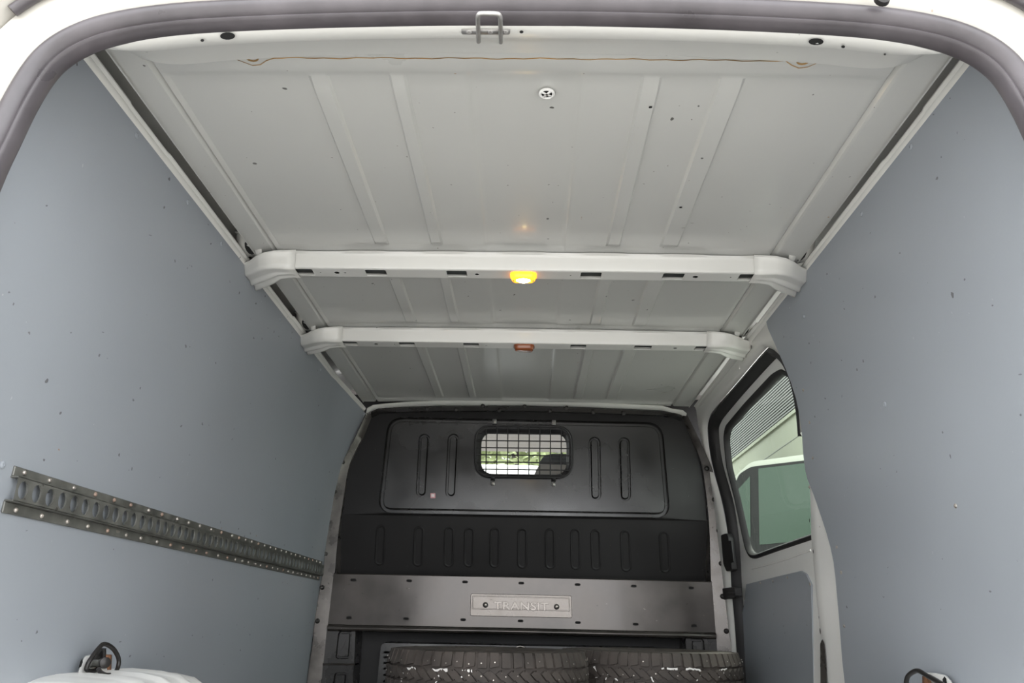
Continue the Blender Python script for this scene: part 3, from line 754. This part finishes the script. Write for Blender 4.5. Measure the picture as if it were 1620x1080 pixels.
# ================================================================== LASHING RAIL on the left wall
ra = empty('lashing_rail', (-.84, 1.27, .62), 'perforated steel lashing rail screwed along the left wall', 'rail')
Y1, Y2 = 1.267, 3.33; zA, zB = .622, .697; NH = 53
XW = XL(.66)-.001
def tl(z): return XL(z)+.0005
zt1, zb1 = zB-.016, zA+.018
xs_ = XW+.0155
mb = MB()
for (za, zb_) in ((zt1, zB), (zA, zb1)):
    mb.box((tl((za+zb_)/2)-.001, Y1, za), (tl((za+zb_)/2)+.003, Y2, zb_))
mb.box((XW, Y1, zt1-.003), (xs_, Y2, zt1)); mb.box((XW, Y1, zb1), (xs_, Y2, zb1+.003))
web = MB(); hh = .0148
for k in range(NH):
    ya = Y1+(Y2-Y1)*k/NH; yb = Y1+(Y2-Y1)*(k+1)/NH; zc = (zt1+zb1)/2-.0; yc = (ya+yb)/2; n = 16
    sq = []; ci = []; cb = []
    for j in range(n):
        t = 2*math.pi*j/n; c, s = math.cos(t), math.sin(t); k2 = 1/max(abs(c), abs(s))
        sq.append((xs_, yc+c*k2*(yb-ya)/2, zc+s*k2*((zt1-zb1)/2-.0))); ci.append((xs_, yc+c*hh*.86, zc+s*hh)); cb.append((xs_-.003, yc+c*hh*.86, zc+s*hh))
    web.ring(sq, ci); web.ring(ci, cb)
mb.build('rail_flanges', M_zinc, ra, smooth=False, bevel=.001, segs=1)
web.build('perforated_web', M_zinc, ra, ang=15)
rsn = [meshdata('rail_screw', disc_mesh(.0042, .0035), M_screw), meshdata('rail_screw_rusty', disc_mesh(.0042, .0035), M_rust2)]
k = 0
for zz in (zB-.007, zA+.008):
    y = Y1+.03
    while y < Y2-.02:
        place(rsn[1 if random.random() < .22 else 0], 'rail_screw', (tl(zz)+.003, y+random.uniform(-.006, .006), zz), ra, RY_L); y += .075 if y < 2.2 else .06

# ================================================================== WHEEL ARCHES AND LASHING RINGS
def wheel_arch(side, lab):
    xw = -.862 if side < 0 else .818
    y1, y2 = (1.325, 1.95)
    r = empty('wheel_arch', (xw-side*.1, (y1+y2)/2, 0), lab, 'wheel arch', 'wheel arches')
    rows = []
    dep = .20
    for i in range(41):
        y = y1+(y2-y1)*i/40; t = (y-(y1+y2)/2)/((y2-y1)/2)
        h = .368*(1-abs(t)**5)**.5 if abs(t) < 1 else 0
        h = max(h, .0)
        row = []
        flute = .005*(1 if (int((y-y1)/.022) % 4 == 2 and .2 < (i/40) < .95) else 0)
        for u, v in ((0, 1.0), (.3, .995), (.6, .985), (.8, .965), (.93, .92), (1.0, .83), (1.02, .7), (1.03, .4), (1.03, 0)):
            fl_ = flute if .25 < u < .95 else 0
            row.append((xw-side*dep*u, y, max(0, h*v+(fl_ if h > .2 else 0))))
        rows.append(row)
    MB().grid(rows).build('arch_shell', M_white, r, ang=40)
wheel_arch(-1, 'white pressed steel wheel arch against the left wall')
wheel_arch(1, 'white pressed steel wheel arch against the right wall')
def ringset(side, lab):
    if side < 0: c = atX(158, 1044, -.835)
    else: c = atX(1480, 1078, .795)
    r = empty('lashing_ring', (c[0], c[1], c[2]), lab, 'lashing ring', 'lashing rings')
    s = side
    def P(px, py, inn): return atX(px, py, (-.845 if s < 0 else .805)-s*inn)
    if s < 0:
        # white pressed bracket rising from the arch with its opening
        out = rpoly([(120, 1072), (128, 1048), (134, 1037), (146, 1034.5), (158, 1036), (166, 1044), (168, 1072)], 3, 3)
        A = [P(a, b, .0) for a, b in out]; B = [P(a, b, .022) for a, b in offs(out, 1.2)]
        MB().ring(A, B).fan(B).build('bracket', M_white, r, ang=40)
        MB().fan([P(a, b, .0225) for a, b in [(124, 1057), (127, 1046), (130.5, 1041), (131, 1047), (128.5, 1054)]]).build('bracket_hole', M_dark, r)
        MB().tube([P(139, 1050, .018), P(150, 1049, .03), P(163, 1048, .055)], [.007, .0065, .006], 10).build('pin', M_zinc, r)
        MB().tube([P(162, 1048.5, .048), P(163.5, 1048.3, .052), P(167, 1048, .06), P(168, 1048, .062)], [.006, .010, .010, .004], 14).build('pin_head', M_dkbolt, r)
        MB().plate([[P(a, b, .03) for a, b in rpoly([(167, 1035), (176, 1035), (175, 1062), (171, 1062)], 1.5, 2)]]).build('rusty_plate', M_rust, r, solid=.003)
        pts = [(136.5, 1058), (140, 1048), (150, 1033), (159, 1022), (164, 1018.5), (171, 1020), (180, 1027), (186.5, 1038), (188, 1048), (185, 1059), (178, 1066), (169, 1067.5), (160, 1064), (156, 1058)]
        MB().tube(smooth_path([P(a, b, .035+.02*i/14) for i, (a, b) in enumerate(pts)], 4), .0042, 10).build('ring_loop', M_dkbolt, r)
        MB().tube(smooth_path([P(a, b, .03) for a, b in [(136.5, 1058), (142, 1061.5), (150, 1060.5), (157, 1055), (163, 1042), (164, 1026)]], 4), .0042, 10).build('ring_loop', M_dkbolt, r)
        MB().plate([[P(a, b, .024) for a, b in rpoly([(148, 1044), (163, 1024), (166, 1030), (164, 1050), (150, 1056)], 2, 2)]]).build('ring_holder', M_dkbolt, r, solid=.006)
    else:
        out = rpoly([(1462, 1063), (1480, 1064), (1498, 1068), (1508, 1080), (1512, 1110), (1462, 1110)], 4, 3)
        A = [P(a, b, .0) for a, b in out]; B = [P(a, b, .025) for a, b in offs(out, 1.2)]
        MB().ring(A, B).fan(B).build('bracket', M_white, r, ang=40)
        MB().fan([P(a, b, .0258) for a, b in [(1491, 1074), (1494, 1069.5), (1497, 1073), (1498, 1082), (1492, 1082)]]).build('bracket_hole', M_dark, r)
        pts = [(1437, 1110), (1433, 1095), (1433.5, 1080), (1436, 1070), (1443, 1063.5), (1451, 1060.5), (1458, 1063), (1464, 1067), (1480, 1076), (1495, 1085)]
        MB().tube(smooth_path([P(a, b, .045) for a, b in pts], 4), .0045, 10).build('ring_loop', M_dkbolt, r)
        MB().plate([[P(a, b, .03) for a, b in rpoly([(1460, 1068), (1472, 1076), (1474, 1105), (1461, 1105)], 2, 2)]]).build('rusty_plate', M_rust, r, solid=.003)
        MB().tube([P(1470, 1070, .03), P(1480, 1076, .035), P(1492, 1083, .03)], [.005, .0055, .005], 10).build('pin', M_steel, r)
ringset(-1, 'dark steel lashing ring in a white bracket above the left wheel arch')
ringset(1, 'dark steel lashing ring at the bottom of the right wall')

# ================================================================== SLIDING DOOR on the right
DR = empty('door_1', (.85, 2.8, 0)); tag(DR, kind='structure')
def dR(L, off): return [tuple(atR(a, b, off)) for a, b in L]
def loopYZ(L, off):
    """L = list of (y,z): surface of the door side at inset off"""
    return [(Xr(z)+off, y, z) for y, z in L]
wo_px = [(1310, 846), (1278, 856), (1230, 872), (1196, 884), (1187, 883), (1180, 870), (1165, 800), (1150, 740), (1145, 692), (1148, 673), (1180, 635), (1222, 590), (1236, 582), (1246, 590)]
wo = [atR(a, b, .05) for a, b in wo_px]
wo = [(p[1], p[2]) for p in wo]
# close the window behind the wall panel
wo = wo[::-1]+[(2.10, .735), (2.07, .80), (2.08, 1.15), (2.14, 1.225), (2.26, 1.258)] if False else wo+[(2.30, 1.245), (2.22, 1.2), (2.16, 1.1), (2.14, .95), (2.15, .8), (2.2, .735)]
wo = rpoly(wo, .03, 3)
ln = MB()
def subdiv(L, k=3):
    out = []
    for i in range(len(L)):
        a = np.array(L[i]); b = np.array(L[(i+1) % len(L)])
        for j in range(k): out.append(tuple(a+(b-a)*j/k))
    return out
skin_o = subdiv([(2.08, 0.02), (3.36, .02), (3.36, .3), (3.345, .6), (3.30, .85), (3.31, 1.0), (3.33, 1.2), (3.30, 1.285), (3.2, 1.31), (2.30, 1.31), (2.12, 1.27), (2.08, 1.1), (2.08, .5)], 4)
ln.plate([loopYZ(skin_o, .05), loopYZ(wo, .05)])
ln.ring(loopYZ(wo, .05), loopYZ(offs(wo, .006), .058))
ln.build('door_skin', M_white, DR, ang=40)
rbw = MB(); W = [loopYZ(wo, .052), loopYZ(offs(wo, .003), .046), loopYZ(offs(wo, .013), .046), loopYZ(offs(wo, .020), .056), loopYZ(offs(wo, .021), .068)]
for a, b in zip(W[:-1], W[1:]): rbw.ring(a, b)
rbw.build('window_rubber', M_rubberd, DR, ang=50)
gl = offs(wo, .018)
MB().plate([loopYZ(gl, .064)]).build('window_pane', M_glass, DR)
# plywood panel on the door
dp = [atR(a, b, .048) for a, b in [(1183, 924), (1235, 911), (1270, 903), (1278, 908), (1286, 925), (1288, 1000), (1290, 1080), (1292, 1180), (1186, 1180), (1179, 1080), (1174, 1030), (1173, 985), (1179, 960)]]
A = [(p[0], p[1], p[2]) for p in dp]; B = [(p[0]-.006, p[1], p[2]) for p in dp]
plyd = MB().ring(A, B).fan(B).build('door_ply_panel', M_ply, DR, smooth=False)
for px, py in ((1203, 922), (1223, 919), (1246, 913), (1282, 924), (1178, 947), (1249, 1043), (1175, 981)):
    p = atR(px, py, .042); place(scr, 'ply_screw', (p[0], p[1], p[2]), plyd, RY_R)
# raised swage on the door skin above the ply panel
MB().tube(dR([(1190, 899), (1215, 893), (1245, 884), (1283, 870)], .05), .004, 6).build('door_swage', M_white, DR)
# weather seal round the door opening
so_px = [(1270, 690), (1267, 650), (1259, 606), (1247, 576), (1232, 559), (1220, 551), (1210, 555), (1167, 605), (1134, 643), (1123, 660), (1120, 682), (1126, 730), (1144, 800), (1154, 860), (1158, 930), (1163, 985), (1170, 1080), (1178, 1180)]
si_px = [(1267, 690), (1263, 650), (1254, 608), (1243, 582), (1233, 570), (1224, 565), (1215, 570), (1174, 616), (1144, 652), (1133, 668), (1130, 685), (1136, 732), (1154, 800), (1162, 860), (1166, 930), (1171, 985), (1178, 1080), (1187, 1180)]
sl_o = smooth_path([atR(a, b, .02) for a, b in so_px], 5); sl_i = smooth_path([atR(a, b, .03) for a, b in si_px], 5)
sl_m = [.5*(a+b)-np.array([.012, 0, 0]) for a, b in zip(sl_o, sl_i)]; sl_w = [b+np.array([.02, 0, 0]) for b in sl_i]
ds = MB().grid([sl_o, sl_m, sl_i, sl_w]); dso = ds.build('opening_seal', M_rubberd, DR, ang=60)
# textured headlining band between seal and window frame comes from the skin; latch blocks on the seal
def blk(nm, L, off, th, par):
    A = [np.array(p) for p in dR(L, off)]; B = [p-np.array([th, 0, 0]) for p in A]
    return MB().ring(A, B).fan(B).build(nm, M_rubberd, par, smooth=False, bevel=.002)
gb = blk('guide_block', rpoly([(1148, 846), (1157, 843), (1160, 850), (1165, 893), (1166, 902), (1157, 904), (1152, 892)], 2, 2), .02, .02, DR)
blk('guide_slot', [(1152, 855), (1158, 855), (1162, 889), (1156, 890)], -.001, .004, gb)
cb = blk('contact_block', rpoly([(1150, 931), (1172, 928), (1174, 944), (1152, 949)], 2, 2), .02, .025, DR)
blk('contact_ridge', [(1152, 937), (1164, 936), (1164, 939), (1152, 940)], -.006, .005, cb)
blk('contact_ridge', [(1152, 943), (1164, 942), (1164, 945), (1152, 946)], -.006, .005, cb)

# cantrail / B-pillar inner sheet around the opening
ct = MB()
o_yz = [(p[1], p[2]) for p in sl_o]
so_loop = [(y, z) for y, z in o_yz]
rows = []
top_z = 1.392
A = []; B = []
for p in sl_o:
    A.append((Xr(p[2])+.018, p[1], p[2]))
n_ = len(sl_o)
for i, p in enumerate(sl_o):
    y, z = p[1], p[2]
    # outward target: roof edge above, bulkhead edge in front, pillar behind
    if i < n_*.20: B.append((Xr(z)-.0+.012, y-.16, z+.02+.12*(i/(n_*.2))))
    elif i < n_*.55:
        t = (i-n_*.20)/(n_*.35); B.append((Xr(1.392)+.004, 2.05+t*(D+.02-2.05), 1.392))
    else: B.append((Xr(min(z+.02, 1.39))+.0-.002*0, D+.02, min(z+.02, 1.392)))
A = np.array(A); B = np.array(B)
ct.grid([list(A), list(A*.85+B*.15-np.array([.012, 0, 0])), list(A*.6+B*.4-np.array([.010, 0, 0])), list(B)])
o = ct.build('cantrail', M_bow, DR, ang=60)
p = atR(1189, 549, -.004)
MB().fan([(p[0], p[1]+.006*math.cos(t), p[2]+.008*math.sin(t)) for t in np.linspace(0, 2*math.pi, 11)[:-1]]).build('drilled_hole', M_dark, o)

# rear pillar of the door opening, white
pr = MB()
pl_px = [(1272, 725), (1276, 745), (1279, 800), (1280, 850), (1285, 905), (1289, 950), (1294, 1000), (1301, 1080), (1312, 1200)]
LE = [atR(a, b, .004) for a, b in pl_px]
rows = [[np.array([Xr(p[2])+.012, p[1]-.30, p[2]]) for p in LE],
        [np.array([p[0]-.001, p[1]-.07*min(1, (.95-p[2])/.15), p[2]]) for p in LE],
        [np.array([p[0]+.001, p[1]-.02, p[2]]) for p in LE], [np.array([p[0]+.006, p[1], p[2]]) for p in LE],
        [np.array([p[0]+.035, p[1]+.006, p[2]]) for p in LE], [np.array([p[0]+.08, p[1]+.0, p[2]]) for p in LE]]
rows = [smooth_path(r, 4) for r in rows]
pil = pr.grid(rows).build('trim_5', M_white, ang=50); tag(pil, kind='structure')
for L in ([(1299, 1018), (1303, 1010), (1306, 1018), (1309, 1060), (1310, 1100), (1300, 1100)],):
    MB().fan([p-np.array([.003, 0, 0]) for p in dR(rpoly(L, 2, 3), .003)]).build('pillar_slot', M_flange, pil)
for px, py, r_ in ((1296, 998, .006), (1279, 823, .004), (1285, 872, .004), (1294, 976, .0025)):
    p = atR(px+1.5, py, -.001); MB().fan([(p[0], p[1]+r_*.7*math.cos(t), p[2]+r_*1.4*math.sin(t)) for t in np.linspace(0, 2*math.pi, 11)[:-1]]).build('pillar_hole', M_dark, pil)
place(scr, 'pillar_screw', atR(1281, 770, -.001), pil, RY_R)

# ================================================================== TYRES: two stacks of two
def make_tyre(name, R, H, loc, lab, rotz, chalk=(), seed=1):
    rnd = random.Random(seed)
    r = empty(name, loc, lab, 'tyre', 'tyres lying in front of the bulkhead')
    h = H/2; n = 72
    prof = [(R*.62, -h*.70), (R*.66, -h*.92), (R*.78, -h*1.0), (R*.90, -h*.985), (R*.952, -h*.93), (R*.970, -h*.80), (R*.978, -h*.4), (R*.98, 0), (R*.978, h*.4), (R*.970, h*.80), (R*.952, h*.93), (R*.90, h*.985), (R*.78, h*1.0), (R*.66, h*.92), (R*.62, h*.70), (R*.60, h*.4), (R*.60, -h*.4)]
    rows = [[(loc[0]+a*math.cos(2*math.pi*j/n), loc[1]+a*math.sin(2*math.pi*j/n), loc[2]+h+b) for j in range(n)] for a, b in prof]
    MB().grid(rows, close_u=True, close_v=True).build('carcass', M_tyre, r, ang=50)
    tr = MB(); sd_ = MB()
    def pt(th, zz, out):
        # tread surface radius with rounded shoulders
        u = abs(zz)/h; base = R*(.980-.008*max(0, (u-.4)/.4)**2) if u < .8 else R*(.972-.035*((u-.8)/.18)**1.5)
        return (loc[0]+(base+out)*math.cos(th+rotz), loc[1]+(base+out)*math.sin(th+rotz), loc[2]+h+zz)
    def block(poly, ht=.009):
        A = [pt(a, b, -.004) for a, b in poly]; cx_ = sum(a for a, b in poly)/len(poly); cz_ = sum(b for a, b in poly)/len(poly)
        B = [pt(cx_+(a-cx_)*.93, cz_+(b-cz_)*.95, ht) for a, b in poly]
        tr.ring(A, B); tr.fan(B)
    def stud(th, zz):
        c = Vector(pt(th, zz, .0082)); q = Vector((math.cos(th+rotz), math.sin(th+rotz), 0)); a = Vector((0, 0, 1)); b = q.cross(a)
        L1 = [c+(a*math.cos(t)+b*math.sin(t))*.0020+q*.0 for t in np.linspace(0, 2*math.pi, 7)[:-1]]; L2 = [p+q*.0014 for p in L1]
        sd_.ring(L1, L2); sd_.fan(L2)
    NB = 58
    for k in range(NB):
        t0 = 2*math.pi*k/NB; dt = 2*math.pi/NB
        for s in (-1, 1):
            g_ = .11*dt
            sh = .5*dt if s > 0 else 0
            # shoulder lugs
            block([(t0+g_+sh, s*h*.56), (t0+dt-g_+sh, s*h*(.56+.05*(k % 2))), (t0+dt-g_+sh, s*h*.98), (t0+g_+sh, s*h*.98)][::s])
            # mid lugs, slanted
            block([(t0+g_+sh+.35*dt*0, s*h*.52), (t0+dt*.5+sh, s*h*.42), (t0+dt*1.1+sh, s*h*.20), (t0+dt*.55+sh, s*h*.16), (t0-dt*.1+sh, s*h*.34)])
            block([(t0+dt*.62+sh, s*h*.41), (t0+dt*.95+sh, s*h*.50), (t0+dt*1.3+sh, s*h*.40), (t0+dt*1.2+sh, s*h*.22)])
            if rnd.random() < .6: stud(t0+dt*(.3+.4*rnd.random())+sh, s*h*(.66+.1*rnd.random()))
            if rnd.random() < .4: stud(t0+dt*.45+sh, s*h*(.25+.12*rnd.random()))
        block([(t0+g_, -h*.13), (t0+dt*.9, -h*.10), (t0+dt*1.02, h*.13), (t0+dt*.12, h*.10)])
    tr.build('tread', M_tyre, r, ang=25); o_ = sd_.build('studs', M_screw, r); o_['kind'] = 'stuff'
    if chalk:
        ch = MB()
        for (pa, pb, wd) in chalk:
            n2 = 9; A = []; B = []
            for j in range(n2):
                f = j/(n2-1); px = pa[0]+(pb[0]-pa[0])*f; py = pa[1]+(pb[1]-pa[1])*f+rnd.uniform(-.9, .9)
                # where the ray meets the tread cylinder
                for e, arr in ((-1, A), (1, B)):
                    w_ = wd*rnd.uniform(.5, 1.2); dx, dy = pb[0]-pa[0], pb[1]-pa[1]; ll = math.hypot(dx, dy)
                    rr = ray(px-dy/ll*w_*e, py+dx/ll*w_*e); ox, oy = -loc[0], -loc[1]
                    Rr = R*.978+.0085
                    a_ = rr[0]**2+rr[1]**2; b_ = 2*(rr[0]*ox+rr[1]*oy); c_ = ox*ox+oy*oy-Rr*Rr; dd = max(b_*b_-4*a_*c_, 0)
                    t_ = (-b_-math.sqrt(dd))/(2*a_); arr.append(tuple(CAM+rr*t_))
            for j in range(n2-1):
                if rnd.random() < .82: ch.add([A[j], A[j+1], B[j+1], B[j]], [(0, 1, 2, 3)])
        ch.build('chalk_marks', M_chalk, r, smooth=False)
    return r
RT = .318; HT = .198
c1 = atY(767, 1030, 2.4); t1 = (c1[0]-.005, 2.72, HT); t2 = (.44, 3.035, HT)
ck1 = [((641, 1058), (663, 1056), 2.2), ((683, 1060), (708, 1059), 2.6), ((731, 1061), (747, 1061), 2.4), ((638, 1064), (634, 1077), 1.2), ((690, 1070), (698, 1068), 1.2), ((694, 1068), (689, 1080), 1.3), ((733, 1066), (726, 1078), 1.4)]
ck2 = [((1038, 1058), (1072, 1057), 1.8), ((1085, 1058), (1108, 1058.5), 1.8), ((940, 1054), (944, 1074), 2), ((960, 1056), (966, 1066), 1.4), ((1106, 1060), (1112, 1064), 1), ((1138, 1060), (1152, 1057), 1.4), ((1150, 1060), (1134, 1074), 1.0), ((963, 1064), (958, 1074), 1), ((1030, 1070), (1034, 1079), 1.2), ((1110, 1066), (1102, 1076), .9), ((972, 1070), (977, 1077), 1.2)]
make_tyre('tyre', RT, HT, (t1[0], t1[1], 0), 'lower studded tyre of the stack left of centre, under another tyre', .1, seed=3)
make_tyre('tyre', RT, HT, (t2[0], t2[1], 0), 'lower studded tyre of the stack on the right, under another tyre', .2, seed=4)
make_tyre('tyre', RT, HT, t1, 'studded tyre with chalk marks lying on top of the nearer stack', 0.05, ck1, seed=1)
make_tyre('tyre', RT, HT, t2, 'studded tyre with chalk marks on top of the stack nearest the sliding door', .3, ck2, seed=2)

# ================================================================== CAB AND OUTSIDE
cb_ = empty('cab_shell', (0, 4.4, -.3)); tag(cb_, kind='structure')
MB().box((-.92, D+.05, 1.46), (.90, 4.75, 1.49)).build('cab_roof', M_cab, cb_, smooth=False)
MB().box((-.92, D+.05, -.6), (-.89, 5.4, .55)).build('cab_side', M_white, cb_, smooth=False)
MB().box((.87, D+.05, -.6), (.90, 5.4, .55)).build('cab_side', M_white, cb_, smooth=False)
MB().box((-.92, 4.9, -.6), (.90, 5.9, .45)).build('dashboard', M_cabd, cb_, bevel=.05)
for x in (-.9, .88): MB().tube([(x, 4.75, 1.46), (x*.97, 5.5, .5)], .05, 8).build('screen_pillar', M_white, cb_)
# seat with headrest seen through the pane
cs = empty('cab_seat', (.40, 3.95, -.1), 'cab seat with dark headrest seen through the bulkhead window', 'seat')
def cyl(L, Y, dy): return [tuple(atY(a, b, Y)+np.array([0, dy, 0])) for a, b in L]
hd = rpoly([(852, 733), (860, 721), (872, 717.5), (915, 718), (925, 735)], 4, 3)
A, B = cyl(hd, 3.9, 0), cyl(hd, 3.9, .09); MB().fan(A).fan(B).ring(A, B).build('headrest', M_cabd, cs, bevel=.01)
bk = rpoly([(853, 734), (930, 735), (940, 900), (838, 900), (844, 752)], 3, 3)
A, B = cyl(bk, 3.86, 0), cyl(bk, 3.86, .12); MB().fan(A).fan(B).ring(A, B).build('seat_back', M_cab, cs, bevel=.01)
MB().box((.02, 3.98, -.1), (.55, 4.45, .12)).build('seat_cushion', M_cab, cs, bevel=.04)
# things ahead of the van
vh = empty('standin_van', (-.4, 10.5, -.66), 'made-up white van ahead, standing in for daylight reflected in the bulkhead window', 'van')  # added as the bright shape of daylight mirrored in the pane
p0 = atY(745, 733, 9.0); p1 = atY(862, 733, 9.0)
vo = rpoly([(p0[0]-1.0, -.4), (p1[0]+.1, -.4), (p1[0]+.1, p0[2]), (p0[0]-1.0, p0[2])], [.1, .1, .25, .25], 5)
A = [(x, 9.0, z) for x, z in vo]; B = [(x, 13.5, z) for x, z in vo]
MB().fan(A).fan(B).ring(A, B).build('van_body', M_vwhite, vh, bevel=.04)
xm = (p0[0]-1.0+p1[0]+.1)/2
for s in (-1, 1):
    MB().box((xm+s*.55-.45, 8.985, .75), (xm+s*.55+.45, 9.0, 1.35)).build('standin_van_window', M_cabd, vh, bevel=.02)
    MB().box((xm+s*1.25-.1, 8.98, .2), (xm+s*1.25+.1, 9.0, .8)).build('standin_van_tail_light', M_lens, vh, bevel=.02)
for yy in (9.9, 12.6):
    for s in (-1, 1): MB().tube([(xm+s*1.2-.1, yy, -.34), (xm+s*1.2+.1, yy, -.34)], .32, 18).build('van_wheel', M_rubberd, vh)
hs = empty('hedge_tree', (.0, 17, -.66), 'pale green leafy tree beyond the stand-in van ahead', 'tree')
rnd = random.Random(5); mb = MB()
pc = atY(815, 712, 17)
for i in range(2600):
    th = rnd.uniform(0, 2*math.pi); ph = math.acos(rnd.uniform(-1, 1)); rr = rnd.uniform(.5, 1)**.4
    c = Vector((pc[0]+2.0*rr*math.sin(ph)*math.cos(th), 17+1.3*rr*math.sin(ph)*math.sin(th), pc[2]+1.1*rr*math.cos(ph)))
    a = Vector((rnd.gauss(0, 1), rnd.gauss(0, 1), rnd.gauss(0, 1))).normalized(); b = a.orthogonal().normalized(); a *= .14; b *= .08
    mb.add([c-a, c+b, c+a, c-b], [(0, 1, 2, 3)])
o = mb.build('foliage', M_leaf, hs, smooth=False); o['kind'] = 'stuff'
MB().tube([(pc[0], 17, -.66), (pc[0]+.1, 17, 1.5), (pc[0], 17, pc[2])], [.2, .16, .08], 8).build('trunk', M_tyre, hs)
ho = empty('house', (1.5, 26, -.66), 'pale grey house far ahead of the van', 'building')
pa = atY(740, 690, 26); pb = atY(915, 690, 26)
MB().box((pa[0]-3, 26, -.66), (pb[0]+4, 32, pa[2]+.9)).build('house_wall', M_house, ho, smooth=False)
zt = pa[2]+.9; MB().add([(pa[0]-3.3, 25.7, zt), (pb[0]+4.3, 25.7, zt), (pb[0]+4.3, 32.3, zt), (pa[0]-3.3, 32.3, zt), (pa[0]-3.3, 29, zt+1.5), (pb[0]+4.3, 29, zt+1.5)], [(0, 1, 5, 4), (2, 3, 4, 5), (0, 4, 3), (1, 2, 5), (0, 3, 2, 1)]).build('roof', M_clad, ho, smooth=False)
for px in (850, 880, 905):
    c = atY(px, 700, 25.98); f_ = MB().box((c[0]-.45, 25.96, c[2]-.6), (c[0]+.45, 26, c[2]+.5)).build('window', M_vwhite, ho, smooth=False)
    MB().box((c[0]-.36, 25.945, c[2]-.5), (c[0]+.36, 25.96, c[2]+.4)).build('pane', M_clad, f_, smooth=False)
# hall beside the van: ribbed cladding over a cream base
XB = 9.0
def zB_(px, py): return atX(px, py, XB)
hl = empty('hall', (XB+2, 20, -.66), 'industrial hall with ribbed grey cladding seen through the side window', 'building')
zc_ = zB_(1210, 688)[2]
MB().box((XB, 4, -.66), (XB+4, 70, zc_)).build('cream_wall', M_cream, hl, smooth=False)
rows = []; zz = zc_; pitch = .105
for i in range(100):
    z = zc_+i*pitch
    rows += [[(XB-.03, y, z) for y in (4, 70)], [(XB-.03, y, z+pitch*.55) for y in (4, 70)], [(XB+.06, y, z+pitch*.62) for y in (4, 70)], [(XB+.06, y, z+pitch*.95) for y in (4, 70)]]
MB().grid(rows).build('ribbed_cladding', M_clad, hl, smooth=False)
MB().box((XB-.09, 4, zc_-.10), (XB+.0, 70, zc_+.02)).build('drip_flashing', M_cream, hl, smooth=False)
for py in (705, 742):
    z = zB_(1240, py)[2]; MB().box((XB-.012, 4, z-.02), (XB, 70, z)).build('wall_joint', M_clad, hl, smooth=False)
MB().box((XB, 4, zc_), (XB+4, 70, zc_+100*pitch)).build('hall_core', M_dark, hl, smooth=False)
# neighbouring vehicle, turned, greenish glass
nv = empty('neighbour_van', (3.2, 6.2, -.66), 'cream van with black framed green window outside the sliding door', 'van')
P0 = atY(1230, 724, 6.2); dv = np.array([math.cos(math.radians(36)), -math.sin(math.radians(36)), 0]); nn = np.array([-dv[1], dv[0], 0])
def onN(px, py, out=0.0):
    r = ray(px, py); t = ((P0-CAM)@nn)/(r@nn); return CAM+r*t-nn*out
bo_ = [onN(a, b) for a, b in rpoly([(1150, 775), (1164, 752), (1188, 730), (1285, 717), (1420, 700)], [0, 6, 10, 0, 0], 4)]
Z_ = -.4
bl = [np.array([bo_[0][0], bo_[0][1], Z_]), *bo_, np.array([bo_[-1][0], bo_[-1][1], Z_])]
A = bl; B = [p+nn*1.9 for p in bl]
MB().plate([A]).ring(A, B).build('van_body', M_carp, nv, ang=30)
wf = [onN(a, b, .01) for a, b in rpoly([(1163, 770), (1172, 750), (1190, 739), (1300, 726), (1330, 880), (1190, 890)], [3, 6, 6, 3, 3, 3], 3)]
B = [p-nn*.02 for p in wf]; MB().ring(wf, B).plate([B]).build('window_surround', M_dark, nv, ang=30)
for L in ([(1170, 775), (1189, 754), (1190, 850), (1181, 850)], [(1202, 742), (1296, 731), (1318, 852), (1204, 862)]):
    A = [onN(a, b, .034) for a, b in L]; MB().plate([A]).build('side_glass', M_cargl, nv)
for u in (.3, 2.2):
    c = bo_[0]+dv*u; MB().tube([np.array([c[0], c[1], -.34])-nn*.02, np.array([c[0], c[1], -.34])+nn*.2], .32, 18).build('van_wheel', M_rubberd, nv)
